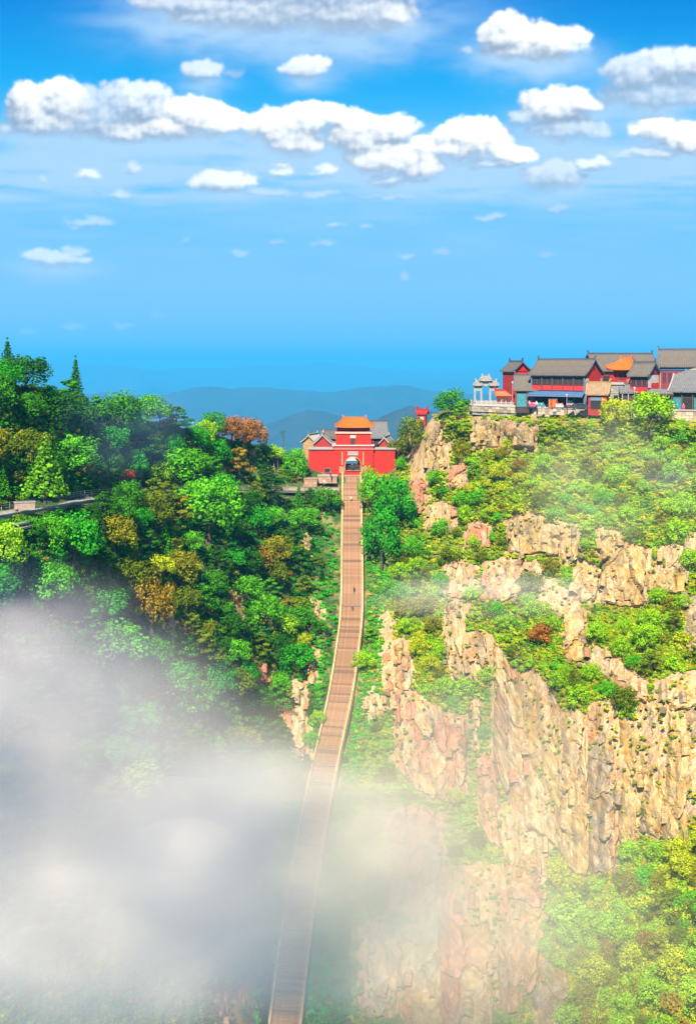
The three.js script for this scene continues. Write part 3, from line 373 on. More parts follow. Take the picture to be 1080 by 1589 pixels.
function addHip(g, a, b, ra, y, rise, lift, m, ridgeM, x = 0, z = 0, turn = 0) {
  const r = hipRoof(a, b, ra, rise, lift), roof = part('roof', r.sheet, m, g); roof.position.set(x, y, z); roof.rotation.y = turn;
  tag(part('tile_rows', r.rib, m, roof), null, null, null, 'stuff'); for (const h of r.hips) part('hip_ridge', h, ridgeM, roof); part('eave_edge', r.edge, ridgeM, roof);
  if (ra > .3) { part('ridge', merged([box(ra * 2 + .3, .5, .36, 0, rise - .1)]), ridgeM, roof); for (const s of [-1, 1]) part('ridge_ornament', merged([box(.4, .8, .38, s * (ra + .1), rise), box(.5, .25, .34, s * (ra + .2), rise + .7)]), ridgeM, roof); }
  else part('finial', merged([cyl(.3, .2, .5, 0, rise - .1), cyl(.28, .05, .5, 0, rise + .4)]), ridgeM, roof);
  return roof;
}

// ============================================================ the red gate
{
  const k = .1925, X = (px) => (px - 547.5) * k, Y = (py) => (735 - py) * k;
  const g = thing('gate_tower', 'red gate tower with arched passage and orange tiled roof at the stair head', 'gate tower', at(547.5, 735, 308));
  const arch = (w, y0, ys, grow = 0) => { const p = new THREE.Path(); p.moveTo(-w - grow, y0); p.lineTo(-w - grow, ys); p.absarc(0, ys, w + grow, Math.PI, 0, true); p.lineTo(w + grow, y0); p.lineTo(-w - grow, y0); return p; };
  const mid = new THREE.Shape(); mid.moveTo(X(517), -3); mid.lineTo(X(579), -3); mid.lineTo(X(579), 7.3); mid.lineTo(X(517), 7.3); mid.holes.push(arch(2.2, .95, 2.85));
  const e = new THREE.ExtrudeGeometry(mid, { depth: 7, bevelEnabled: false, curveSegments: 20 }); e.translate(0, 0, -6.3);
  part('gate_wall', worldUV(e), M.red, g);
  part('passage_floor', box(4.36, .3, 7, 0, .7, -2.8), M.stoneWarm, g);
  for (const [a, b, n] of [[479, 516.9, 'side_wall'], [579.1, 613, 'side_wall']]) part(n, worldUV(box(X(b) - X(a), 10.05, 5.6, (X(a) + X(b)) / 2, -3, -2.9)), M.red, g);
  for (const [a, b] of [[477.5, 516.6], [579.4, 614]]) part('coping', merged([box(X(b) - X(a), .22, 6.2, (X(a) + X(b)) / 2, 7.06, -2.85), box(X(b) - X(a) + .1, .22, 6.5, (X(a) + X(b)) / 2, 7.28, -2.85)]), M.stonePale, g);
  part('cornice', merged([box(X(580.4) - X(515.6), .28, 7.5, (X(515.6) + X(580.4)) / 2, 7.3, -2.75)]), mat([.72, .22, .18], .8), g);
  part('parapet_band', box(X(578.5) - X(517.5), .72, 6.9, .1, 7.58, -2.8), M.redPink, g);
  part('parapet_coping', box(X(580.8) - X(515.2), .26, 7.4, .1, 8.3, -2.78), M.white, g);
  for (const px of [531, 563.5]) part('pilaster_strip', box(.32, 3.9, .14, X(px), 2.7, .75), mat([.66, .36, .15], .85), g);
  for (const px of [530.5, 564]) part('pilaster_base', box(1.5, 1.9, .2, X(px), .3, .74), M.stoneWarm, g);
  const ar = new THREE.Shape(arch(2.2, .95, 2.85, .3).getPoints(20)); ar.holes.push(arch(2.2, .95, 2.85)); part('arch_ring', new THREE.ExtrudeGeometry(ar, { depth: .12, bevelEnabled: false }).translate(0, 0, .705), mat([.56, .16, .07], .85), g);
  part('plaque', merged([box(3.1, .95, .16, X(547.6), 5.65, .75), box(3.4, .14, .22, X(547.6), 6.6, .76), box(3.4, .12, .22, X(547.6), 5.53, .76)]), M.stonePale, g);
  for (const s of [-1, 1]) { const d = part('gate_leaf', merged([box(2.1, 1.85, .14, s * 1.08, 1.02, -1.2), box(.1, 1.9, .2, s * .12, 1.02, -1.2)]), M.dark, g); for (let i = 0; i < 4; i++) part('door_stud', cyl(.07, .07, .1, 0, 0, 0, 6).rotateX(Math.PI / 2).translate(s * (.45 + .42 * i), 2.2, -1.05), M.metal, d); }
  const lw = part('window', merged([box(1.9, .16, .2, X(508), .3, .0), box(1.9, .16, .2, X(508), 1.5, .0), box(.16, 1.1, .2, X(508) - .86, .45, .0), box(.16, 1.1, .2, X(508) + .86, .45, .0)]), M.stoneDark, g); part('pane', box(1.6, 1.1, .06, X(508), .43, -.05), M.dark, lw);
  // upper hall
  part('hall_wall', worldUV(box(X(576) - X(521), 3.5, 5.2, (X(521) + X(576)) / 2, 8.45, -3.4)), M.red, g);
  part('hall_band', merged([box(X(577) - X(520), .34, 5.9, (X(521) + X(576)) / 2, 11.92, -3.4), box(X(576.5) - X(520.5), .22, 5.5, (X(521) + X(576)) / 2, 12.26, -3.4)]), mat([.76, .42, .3], .8), g);
  part('upper_gallery', box(X(574) - X(523), 1.65, 4.6, (X(521) + X(576)) / 2, 12.45, -3.4), M.redDark, g);
  for (let i = 0; i <= 6; i++) part('gallery_post', box(.22, 1.62, .2, lerp(X(524), X(573), i / 6), 12.46, -1.02), M.red, g);
  const d = part('hall_door', merged([box(1.35, 2.05, .14, X(547.5), 8.5, -.78)]), M.woodDark, g); part('door_frame', merged([box(.14, 2.1, .24, X(547.5) - .72, 8.5, -.78), box(.14, 2.1, .24, X(547.5) + .72, 8.5, -.78), box(1.3, .12, .24, X(547.5), 10.48, -.78)]), M.redDark, d);
  part('hall_plaque', box(1.7, .85, .16, X(547.7), 10.6, -.76), M.white, g);
  addHip(g, X(580.5) - X(550), 3.9, 3.3, 13.95, 2.45, .35, M.roofOrange, M.roofOrangeDeep, X(550.2), -3.4);
}
function house(name, label, category, o) {
  const { L, W, h, rise, a = 0, ov = .8, wall, roof, ridge = M.roofDark, base = -11.2, px, D, corner } = o, y = base;
  let p = V((px - 540) / F * D, y, -D); const A = a * rad;
  if (corner) { const s = corner === 'right' ? 1 : -1; p.sub(V(s * L / 2, 0, W / 2).applyAxisAngle(V(0, 1, 0), A)); }
  const g = thing(name, label, category, p, A, o.group);
  part('wall', bodyGeo(L, W, h, rise), wall, g); addRoof(g, L + 1.3 * (o.ovL ?? .7), W + 2 * ov, h - rise * ov / (W / 2) * .65 + .22, rise * (1 + ov / (W / 2) * .65), roof, ridge);
  g.userData.dims = undefined; delete g.userData.dims; return g;
}
// small buildings round the gate
house('gatehouse', 'small gabled gatehouse behind the left wing of the red gate', 'house', { L: 8, W: 5.4, h: 3.2, rise: 2.6, a: 90, wall: M.redDark, roof: M.roofSlate, ridge: M.stonePale, base: -27.6, px: 501, D: 318 });
house('gatehouse', 'small gabled gatehouse behind the right wing of the red gate', 'house', { L: 8, W: 4.8, h: 2.6, rise: 2.3, a: 78, wall: M.redDark, roof: M.roofSlate, ridge: M.stonePale, base: -27.6, px: 600, D: 318 });
house('house', 'pale roofed house half hidden by trees left of the gate', 'house', { L: 7, W: 4, h: 4, rise: 1.8, a: 70, wall: M.ochre, roof: M.stonePale, ridge: M.stonePale, base: -28.5, px: 486, D: 328 });
house('house', 'small dark roofed house behind the left gatehouse beside the tower', 'house', { L: 5, W: 4, h: 4.4, rise: 1.8, a: 0, wall: M.bluePale, roof: M.roofGrey, base: -28, px: 513, D: 334 });
{ const g = house('hall', 'hall with steep grey roof right behind the red gate tower', 'hall', { L: 9, W: 8.5, h: 6.4, rise: 4.4, a: 6, wall: M.woodDark, roof: M.roofSlate, base: -29.4, px: 576, D: 330 }); for (const x of [-3, 0, 3]) onFace(g, 'column', 'front', x, 0, .35, 6, .3, M.redDark, 8.5, 9); }
{ const g = house('stone_hut', 'warm stone hut with sloping pale gable edge on the ridge right of the gate', 'hut', { L: 8, W: 11, h: 2.6, rise: 5.4, a: 76, wall: M.stoneWarm, roof: M.roofGreyWarm, ridge: M.stonePale, base: -27.4, px: 640, D: 317 }); win(g, 'right', -1, .8, 1.2, 1.1, 11, 8); }
{ const g = house('hut', 'little red hut among bushes on top of the ridge', 'hut', { L: 2.4, W: 2, h: 2.2, rise: .9, a: -20, ov: .35, wall: M.redDark, roof: M.redDark, ridge: M.redDark, base: -16.9, px: 655, D: 305 }); onFace(g, 'notice', 'front', .2, .5, 1.1, .8, .08, M.canvasWhite, 2, 2.4); }
{ const g = thing('courtyard_wall', 'sunlit pale courtyard wall seen through the gate arch', 'wall', V(1.6, -33, -352)); part('wall', worldUV(box(12, 5.2, .5)), M.white, g); part('coping', box(12.3, .3, .8, 0, 5.2), M.roofGrey, g); }

// ============================================================ terrace in front of the gate
{
  const P = (px, py, D) => at(px, py, D);
  const block = (name, label, px0, px1, pyT, pyB, D, dz, m, top) => { const s = D / F, w = (px1 - px0) * s, h = (pyB - pyT) * s, g = thing(name, label, 'wall', P((px0 + px1) / 2, pyB, D)); 
    const nx = Math.max(2, Math.round(w / 1.3)), ny = Math.max(2, Math.round(h / .62)); for (let j = 0; j < ny; j++) for (let i = 0; i < nx; i++) part('stone', box(w / nx - .04, h / ny - .03, dz, -w / 2 + w / nx * (i + .5), h / ny * j, -dz / 2 + rr(-.05, .05)), pick(m), g); part('backing', box(w - .1, h - .05, dz - .3, 0, 0, -dz / 2 - .1), M.stoneDark, g); part('coping', box(w + .3, .26, dz + .3, 0, h, -dz / 2), top, g); };
  const brown = [mat([.46, .27, .16]), mat([.40, .24, .15]), mat([.5, .31, .19])];
  block('terrace_wall', 'brown stone terrace block with white top left of the stair head', 493.5, 523, 739.5, 750, 301, 3.5, brown, M.stonePale);
  block('terrace_wall', 'lower brown stone block left of the white topped terrace block', 472, 492, 744, 755, 298, 3, brown, M.stoneWarm);
  block('terrace_wall', 'long low brown wall under the walkway beside the stair head', 466, 524, 763, 778, 297, 2, brown, M.stoneDark);
  block('terrace_wall', 'low ochre wall at the foot of the right gate wing', 578, 600, 741, 748, 300, 2, [M.stoneWarm, M.ochre], M.ochre);
  const wk = thing('walkway', 'walled walkway running left from the stair head', 'walkway', V(0, 0, 0));
  const line = [[402, 760.5, 283], [424, 761, 288], [446, 761.6, 291], [472, 762, 294], [498, 762.4, 297], [526, 763, 299]], pts = line.map((l) => P(...l));
  for (let i = 0; i < pts.length - 1; i++) { const a = pts[i], b = pts[i + 1], up = (v, y) => v.clone().add(V(0, y, 0)); part('deck', beam(up(a, -.35).add(V(0, 0, -1.2)), up(b, -.35).add(V(0, 0, -1.2)), 2.6, .5), M.stoneDark, wk); part('wall_panel', beam(up(a, .6), up(b, .6), .16, 1.0), i % 2 ? M.stonePale : mat([.52, .44, .36]), wk); part('handrail', beam(up(a, 1.22), up(b, 1.22), .3, .2), M.stoneWarm, wk); }
  for (const p of pts) part('post', merged([box(.36, 1.6, .36, p.x, p.y - .1, p.z), box(.46, .18, .46, p.x, p.y + 1.5, p.z)]), M.stoneWarm, wk);
  for (const px of [420, 477, 500]) { const p = P(px, 763, 292); part('support_column', box(.7, 6, .7, p.x, p.y - 6, p.z - 1.2), M.stoneDark, wk); }
  const st = thing('stairway', 'short pale metal stairway among trees left of the gate', 'stairway', P(424, 752, 296), .5); for (let i = 0; i < 12; i++) part('tread', box(1.8, .12, .4, i * .12, i * .42, -i * .42), M.metal, st); for (const s of [-1, 1]) part('railing', merged([beam(V(s, .9, 0), V(s + 1.4, 6, -5), .1, .12), ...[0, 3, 6, 9, 11].map((i) => bar(V(s + i * .12, i * .42, -i * .42), V(s + i * .12, i * .42 + .95, -i * .42), .04))]), M.stonePale, st);
  const kiosk = thing('shelter', 'small yellow topped shelter at the head of the metal stairway', 'shelter', P(428, 726, 303)); part('roof', box(2, .35, 1.8, 0, 3), M.ochre, kiosk); for (const x of [-.7, .7]) part('post', box(.18, 3, .18, x, 0, .5), M.stoneDark, kiosk); part('board', box(1.2, 1.6, .1, 0, 1, .2), M.wood, kiosk);
}

// ============================================================ the walled path on the left hillside
{
  const out = [[-60, 816, 166], [0, 804, 172], [64, 794, 184], [100, 787, 192], [132, 781, 199], [200, 775, 218], [266, 771, 238], [330, 768, 260], [402, 766, 281]].map((a) => at(...a));
  const inn = [[-60, 797, 174], [0, 789, 180], [64, 779, 193], [100, 773, 201], [132, 768, 208], [200, 764, 227], [266, 761, 246], [330, 759, 266], [402, 759, 285]].map((a) => at(...a));
  const oc = new THREE.CatmullRomCurve3(out), ic = new THREE.CatmullRomCurve3(inn), N = 60, pos = [], uv = [], idx = [];
  for (let i = 0; i <= N; i++) { const a = oc.getPoint(i / N), b = ic.getPoint(i / N); b.y = a.y; pos.push(a.x, a.y, a.z, b.x, b.y, b.z); uv.push(0, i, 1, i); if (i) { const k = (i - 1) * 2; idx.push(k, k + 2, k + 1, k + 1, k + 2, k + 3); } }
  const g = new THREE.BufferGeometry(); g.setAttribute('position', new THREE.Float32BufferAttribute(pos, 3)); g.setAttribute('uv', new THREE.Float32BufferAttribute(uv, 2)); g.setIndex(idx); g.computeVertexNormals();
  const road = new THREE.Mesh(g, mat([.32, .28, .26])); road.name = 'path'; tag(road, 'paved mountain path along the left hillside', 'path', null, 'structure'); scene.add(road);
  const w = thing('path_wall', 'low pale parapet along the outer edge of the left path', 'wall'), M1 = 44;
  for (let i = 0; i < M1; i++) { const a = oc.getPoint(i / M1), b = oc.getPoint((i + 1) / M1); a.lerp(b, .01); a.y += .2; b.y += .2; part('coping_stone', beam(a.clone().add(V(0, .3, 0)), b.clone().add(V(0, .3, 0)), .55, .2), pick([M.stonePale, M.white]), w); part('wall_stone', beam(a.clone().add(V(0, -1.1, 0)), b.clone().add(V(0, -1.1, 0)), .42, 2.6), pick([M.stone, M.stoneDark]), w); }
  const r = thing('railing', 'dark railing with thin posts along the inner edge of the left path', 'railing'); for (let i = 0; i < 46; i++) { const a = ic.getPoint(i / 46), b = ic.getPoint((i + 1) / 46); const ay = oc.getPoint(i / 46).y, by = oc.getPoint((i + 1) / 46).y; a.y = ay; b.y = by; part('post', box(.13, 1.35, .13, a.x, a.y, a.z), M.metal, r); for (const h of [.5, .9, 1.3]) part('rail', beam(a.clone().add(V(0, h, 0)), b.clone().add(V(0, h, 0)), .08, .09), h > 1 ? M.stonePale : M.metal, r); }
  const p = oc.getPoint(.2).lerp(ic.getPoint(.2), .8); const b = thing('bench_wall', 'brown walled planter standing on the left path', 'planter', at(39, 790, 178), .35); part('block', box(3.4, 1.15, 1), mat([.42, .30, .24]), b); part('coping', box(3.6, .16, 1.2, 0, 1.15), M.stonePale, b); part('soil', box(3, .1, .8, 0, 1.31), M.stoneDark, b);
  for (const [k, l] of [[0, 'upper pale ledge below the left path parapet'], [1, 'lower pale ledge below the left path parapet']]) { const s = thing('ledge', l, 'ledge', V(0, 0, 0)); part('slab', beam(at(6, 818 + k * 7.5, 165 - k), at(48, 809 + k * 7, 174 - k), 1.2, .28), M.stonePale, s); part('riser', beam(at(6, 821.5 + k * 7.5, 165.5 - k), at(48, 812.5 + k * 7, 174.5 - k), .9, .6), M.stoneDark, s); }
}

// ============================================================ the village on the terrace
{ // archway
  const g = thing('stone_archway', 'white stone archway with three roofed bays at the terrace end', 'archway', V((753 - 540) / F * 283, -11.2, -283), -.12), pm = mat([.36, .33, .29]);
  const xs = [-2.9, -1.15, 1.25, 3.2], hs = [5.6, 7.3, 7.3, 5.6];
  xs.forEach((x, i) => { part('pillar', merged([box(.5, hs[i], .5, x, 0), box(.62, .2, .62, x, hs[i]), cyl(.2, .08, .5, x, hs[i] + .2)]), pm, g); part('drum_stone', merged([box(.8, .5, 1.3, x, 0), cyl(.42, .42, .5, 0, -.25, 0, 12).rotateX(Math.PI / 2).translate(x, .9, .25)]), pm, g); });
  for (const [a, b, y] of [[0, 1, 3.9], [1, 2, 5.2], [2, 3, 3.9]]) { const w = xs[b] - xs[a] - .5, c = (xs[a] + xs[b]) / 2; part('lintel', box(w, .5, .4, c, y), pm, g); part('tablet', box(w, .75, .26, c, y + .5), mat([.5, .44, .36]), g); part('upper_lintel', box(w, .3, .42, c, y + 1.25), pm, g); addHip(g, w / 2 + .75, .8, w / 2 - .2, y + 1.58, .8, .18, mat([.30, .29, .27]), pm, c, 0); }
}
function balustrade(label, list, y, hgt = 1.05) { const g = thing('balustrade', label, 'balustrade'); const pts = list.map(([px, D]) => V((px - 540) / F * D, y, -D)); for (let i = 0; i < pts.length; i++) { const p = pts[i]; part('post', merged([box(.24, hgt + .2, .24, p.x, p.y, p.z), cyl(.13, .13, .2, p.x, p.y + hgt + .2, p.z)]), M.white, g); if (i) { const a = pts[i - 1]; part('rail', beam(a.clone().add(V(0, hgt - .1, 0)), p.clone().add(V(0, hgt - .1, 0)), .16, .16), M.white, g); part('panel', beam(a.clone().add(V(0, .42, 0)), p.clone().add(V(0, .42, 0)), .1, .6), M.stonePale, g); } } }
const edgePl = [[728, 287], [733, 282], [760, 278], [800, 272], [832, 267], [860, 264.5], [895, 260.5], [930, 257], [985, 252], [1035, 247.5], [1100, 242], [1170, 238]];
const edgeD = (px) => edgeY(edgePl, px);
{ const sh = new THREE.Shape(), pts = edgePl.map(([px, D]) => [(px - 540) / F * D, D - .1]); pts.forEach(([x, d], i) => i ? sh.lineTo(x, d) : sh.moveTo(x, d)); sh.lineTo(128, 318); sh.lineTo(40, 318); const g = new THREE.ExtrudeGeometry(sh, { depth: 2.6, bevelEnabled: false }); g.rotateX(-Math.PI / 2); g.translate(0, -11.2 - 2.6, 0); const u = g.attributes.uv, p = g.attributes.position; for (let i = 0; i < p.count; i++) u.setXY(i, p.getX(i) / 4, (p.getZ(i) + p.getY(i)) / 4);
  const o = new THREE.Mesh(g, mat([.34, .30, .25])); o.name = 'terrace'; tag(o, 'paved terrace carrying the mountain village', 'terrace', null, 'structure'); scene.add(o); }
{ const list = (a, b, n) => Array.from({ length: n + 1 }, (_, i) => { const px = lerp(a, b, i / n); return [px, edgeD(px)]; });
  balustrade('white balustrade on the terrace rim in front of the stone archway', list(731, 800, 9), -11.2);
  balustrade('white balustrade on the terrace rim in front of the blue fronted house', list(818, 893, 8), -11.35, .9);
  const g = thing('retaining_wall', 'rough stone retaining wall under the village terrace', 'wall', V(0, 0, 0)), n = 70, mm = [M.stone, mat([.55, .43, .29]), mat([.42, .34, .26]), mat([.6, .48, .34])];
  for (let i = 0; i < n; i++) { const a = lerp(729, 1140, i / n), b = lerp(729, 1140, (i + 1) / n), A = V((a - 540) / F * edgeD(a), 0, -edgeD(a)), B = V((b - 540) / F * edgeD(b), 0, -edgeD(b)); const low = a < 800 ? 2 : 4; for (let j = 0; j < low; j++) { const y = -11.75 - j * .8 , o = V(0, y, rr(-.08, .12)); part('stone', beam(A.clone().lerp(B, .015).add(o), B.clone().lerp(A, .015).add(o), .8, .77), pick(mm), g); }
    if (a > 893) part('coping', beam(A.clone().add(V(0, -10.95, .05)), B.clone().add(V(0, -10.95, .05)), .6, .34), a > 1050 ? M.stonePale : M.white, g); else { part('coping', beam(A.clone().add(V(0, -11.3, .03)), B.clone().add(V(0, -11.3, .03)), 1, .16), M.stonePale, g); part('parapet_panel', beam(A.clone().add(V(0, -11.02, .06)), B.clone().add(V(0, -11.02, .06)), .3, .4), M.white, g); } } }
{ // red house with gable to the right
  const g = house('red_house', 'narrow red two storey house with red gable beside the archway', 'house', { L: 4.6, W: 5.2, h: 9.4, rise: 2.1, a: -60, ov: .7, wall: M.red, roof: M.roofGrey, px: 797, D: 277, corner: 'right' });
  const W = 5.2, L = 4.6; part('front_panel', box(L + .02, 9, .12, 0, .1, W / 2 + .05), M.redDark, g); win(g, 'front', 0, 6.5, 2.6, 1.5, W, L); win(g, 'front', 0, 3.2, 2.6, 1.5, W, L); onFace(g, 'awning', 'right', 0, 6.6, 3.6, .2, 1.4, M.redPink, W, L); onFace(g, 'balcony_door', 'right', 0, 4.6, 2.4, 1.9, .1, M.woodDark, W, L); onFace(g, 'wall_lamp', 'right', -1.9, 7.3, .5, .7, .3, M.canvasWhite, W, L); onFace(g, 'gable_board', 'right', 0, 9.3, W, .25, .14, M.redDark, W, L);
  const s = house('low_shop', 'low red shop with open front between archway and red house', 'shop', { L: 4.4, W: 3.6, h: 2.7, rise: 1, a: -8, ov: .4, wall: M.redDark, roof: mat([.6, .16, .06]), ridge: M.redDark, px: 783, D: 280 }); for (let i = 0; i < 4; i++) onFace(s, 'door_panel', 'front', -1.5 + i, .1, .8, 2, .08, M.woodDark, 3.6, 4.4); onFace(s, 'sign_board', 'front', 0, 2.2, 4, .5, .12, M.vermilion, 3.6, 4.4);
  const w = house('wing', 'low wing with big grey roof and teal front right of the red house', 'house', { L: 6.4, W: 6.4, h: 4.6, rise: 3.4, a: -14, ov: .6, wall: M.woodDark, roof: M.roofGreyWarm, px: 820, D: 271 }); onFace(w, 'teal_shutter', 'front', -1.7, .1, 2.7, 3.4, .12, M.teal, 6.4, 6.4); onFace(w, 'door', 'front', 1.3, .1, 1.7, 3, .1, M.purple, 6.4, 6.4); for (const x of [-3, 0, 3]) onFace(w, 'column', 'front', x, 0, .26, 4.2, .24, M.wood, 6.4, 6.4, .2);
}
{ // main two-storey house
  const L = 15, W = 9.6, g = house('blue_fronted_house', 'long two storey house with blue shop awning, red band and red gable', 'house', { L, W, h: 8.7, rise: 3.3, a: -37, ov: 1, wall: M.blue, roof: M.roofGreyWarm, px: 908, D: 259, corner: 'right' });
  part('gable_wall', (() => { const b = bodyGeo(.24, W - .5, 8.5, 3.0); b.translate(L / 2 + .1, 0, 0); return b; })(), M.red, g); for (const s of [-1, 1]) onFace(g, 'corner_pier', 'right', s * (W / 2 - .3), 0, .9, 7.6, .3, M.stonePale, W, L, .1);
  onFace(g, 'gable_vent', 'right', 0, 9.8, .8, 1.0, .14, M.woodDark, W, L, .22);
  onFace(g, 'eave_beam', 'front', 0, 7.9, L, .7, .3, M.bluePale, W, L); onFace(g, 'red_band', 'front', 0, 4.5, L, 1.25, .34, M.redPink, W, L); onFace(g, 'upper_gallery_back', 'front', 0, 5.75, L - .2, 2.1, .06, M.woodDark, W, L);
  for (let i = 0; i < 10; i++) win(g, 'front', -L / 2 + .9 + i * 1.465, 5.95, 1.2, 1.8, W + .1, L, M.wood); for (let i = 0; i <= 5; i++) onFace(g, 'column', 'front', -L / 2 + .2 + i * (L - .4) / 5, 0, .3, 7.9, .3, i % 5 ? M.wood : M.bluePale, W, L, .15);
  const aw = part('awning', (() => { const q = box(L + .3, .14, 2.1); q.rotateX(.5); return q; })(), M.blue, g); aw.position.set(0, 3.65, W / 2 + 1.1); part('valance', box(L + .3, .42, .08, 0, -.72, .93), M.bluePale, aw);
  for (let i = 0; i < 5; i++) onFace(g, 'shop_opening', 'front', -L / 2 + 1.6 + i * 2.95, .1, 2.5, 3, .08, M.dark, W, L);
  onFace(g, 'notice_board', 'front', L / 2 - 4, .9, 1.2, 1.1, .1, M.canvasWhite, W, L, .4);
}
{ const g = house('long_hall', 'long hall with grey roof standing behind the orange roofed pavilion', 'hall', { L: 19, W: 10, h: 9.6, rise: 4.1, a: 14, wall: M.redDark, roof: M.roofGreyWarm, px: 962, D: 289 }); for (let i = 0; i < 5; i++) win(g, 'front', -7 + i * 3.4, 6, 2, 2, 10, 19); }
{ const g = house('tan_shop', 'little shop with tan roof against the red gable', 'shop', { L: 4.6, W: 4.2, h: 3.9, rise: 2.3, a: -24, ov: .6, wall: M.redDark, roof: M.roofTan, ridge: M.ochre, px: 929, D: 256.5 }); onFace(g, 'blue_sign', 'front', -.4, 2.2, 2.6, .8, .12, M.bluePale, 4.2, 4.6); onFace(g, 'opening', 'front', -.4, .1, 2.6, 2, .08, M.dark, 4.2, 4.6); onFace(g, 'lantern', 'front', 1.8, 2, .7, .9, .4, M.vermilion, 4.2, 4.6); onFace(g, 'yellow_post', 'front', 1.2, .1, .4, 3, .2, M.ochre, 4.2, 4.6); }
{ const s = 256 / F, g = thing('plaster_house', 'grey plaster house with arched dark doorway under the orange roof', 'house', V((954 - 540) * s, -11.2, -258), -.2); part('wall', worldUV(box(4.6, 6.1, 5)), M.plaster, g); part('flat_roof', merged([box(5.2, .26, 5.6, 0, 6.1), box(4.9, .3, 5.3, 0, 6.36)]), M.stonePale, g); const d = part('door', merged([box(1.1, 2.6, .12, .5, .4, 2.52), cyl(.55, .55, .12, 0, -.06, 0, 16).rotateX(Math.PI / 2).translate(.5, 3, 2.52)]), M.dark, g); part('door_frame', merged([box(.16, 2.7, .2, -.14, .4, 2.53), box(.16, 2.7, .2, 1.14, .4, 2.53), box(1.2, .14, .2, .5, 3.5, 2.53)]), M.stonePale, d); part('wall_relief', box(.9, .6, .1, -.4, 4.5, 2.53), M.stonePale, g); part('string_course', box(4.7, .18, .14, 0, 4, 2.52), M.stonePale, g); }
{ const g = thing('orange_pavilion', 'dark red pavilion with swept orange tiled roof on the plaster house', 'pavilion', V((973 - 540) / F * 262, -4.7, -263), -.7); part('wall', box(4.6, 3.4, 3.8), M.redDark, g); for (const sx of [-1, 1]) for (const sz of [-1, 1]) part('column', box(.3, 3.4, .3, sx * 2.4, 0, sz * 2), M.red, g); win(g, 'front', 0, 1, 2.6, 1.6, 3.8, 4.6, M.red); win(g, 'right', 0, 1, 2.2, 1.6, 3.8, 4.6, M.red); part('eave_beam', box(5.4, .5, 4.6, 0, 3.0), M.woodDark, g); addHip(g, 4.0, 3.5, 1.3, 3.4, 2.6, .85, M.roofOrange, M.roofOrangeDeep);
  const b = thing('brick_parapet', 'red stepped roof parapet beside the orange roofed pavilion', 'parapet', V((981 - 540) / F * 258, -5.6, -258), -.4); part('wall', box(2.8, 1.6, .4), M.vermilion, b); part('coping', box(3, .16, .6, 0, 1.6), M.stonePale, b); }
{ const g = house('slate_porch', 'small slate roofed porch with dark posts right of the plaster house', 'porch', { L: 4, W: 4.4, h: 4.2, rise: 1.7, a: -12, ov: .5, wall: M.woodDark, roof: M.roofSlate, px: 976, D: 255.5 }); for (const x of [-1.8, -.4, 1, 1.9]) onFace(g, 'post', 'front', x, 0, .22, 4, .22, M.stonePale, 4.4, 4, .2); onFace(g, 'door', 'front', .3, .1, 1, 2.8, .1, M.wood, 4.4, 4); }
{ const L = 4.8, W = 5.4, g = house('purple_fronted_house', 'tall house with purple windows, pale gable and sunlit tiled roof', 'house', { L, W, h: 8.6, rise: 2.6, a: -44, ov: .8, wall: M.purple, roof: M.roofGreyWarm, px: 1005, D: 251, corner: 'right' }); for (let i = 0; i < 3; i++) win(g, 'front', -1.5 + i * 1.5, 5.9, 1.2, 2, W, L, M.wood); onFace(g, 'red_band', 'front', 0, 3.8, L, 1.7, .16, M.redPink, W, L); onFace(g, 'blue_sign', 'front', .6, 2.3, 2.4, 1, .14, M.bluePale, W, L); onFace(g, 'white_panel', 'front', -1.3, .2, 1.3, 2.4, .1, M.canvasWhite, W, L); onFace(g, 'gable_panel', 'right', 0, 5.4, W - .2, 3.1, .12, M.white, W, L); onFace(g, 'red_panel', 'right', .5, 4.4, W - 1.6, 2.2, .2, M.redPink, W, L); onFace(g, 'corner_pier', 'right', W / 2 - .35, 0, .7, 8, .18, M.stonePale, W, L); onFace(g, 'door', 'front', .6, .1, 1.2, 2.1, .08, M.dark, W, L); }
{ const L = 15, W = 8.5, g = house('tall_house', 'tall dark red house with ochre wall at the right edge', 'house', { L, W, h: 10.9, rise: 3.5, a: -18, ov: .9, wall: M.ochre, roof: M.roofGreyWarm, px: 1073, D: 256 }); onFace(g, 'purple_front', 'front', -L / 2 + 3, 4.2, 5.6, 6.4, .2, M.purple, W, L); for (let i = 0; i < 4; i++) win(g, 'front', -L / 2 + 1 + i * 1.35, 6.6, 1, 2.6, W + .3, L, M.redDark); onFace(g, 'blue_beam', 'front', -L / 2 + 3, 9.7, 6, .8, .4, M.blue, W, L); onFace(g, 'column', 'front', -L / 2 + 6.1, 3.8, .6, 6.8, .5, M.bluePale, W, L); for (let i = 0; i < 3; i++) win(g, 'front', 1 + i * 2.2, 6.6, 1.5, 2, W, L, M.wood); onFace(g, 'eave_board', 'front', 2.2, 10.1, 10, .5, .3, M.wood, W, L); onFace(g, 'left_panel', 'left', 0, .2, W - .3, 10.2, .16, M.redDark, W, L); }
{ const s = 251 / F, g = thing('porch_canopy', 'grey canopy over dark shop fronts between the tall houses', 'canopy', V((1021 - 540) * s, -11.2, -250), -.2); part('roof', (() => { const q = box(6, .25, 3.4); q.rotateX(.3); q.translate(0, 4.4, 0); return q; })(), M.roofSlate, g); part('fascia', box(6.1, .35, .2, 0, 3.65, 1.68), M.woodDark, g); part('back_wall', box(5.8, 4, .3, 0, 0, -1.4), M.woodDark, g); for (const x of [-2.7, 0, 2.7]) part('post', box(.2, 3.8, .2, x, 0, 1.5), M.wood, g); part('shop_shelf', box(3.4, 1, .8, .6, 0, -.8), M.purple, g); part('glass_case', box(1.4, 1.5, .6, -1.7, 0, -.6), M.glass, g); }
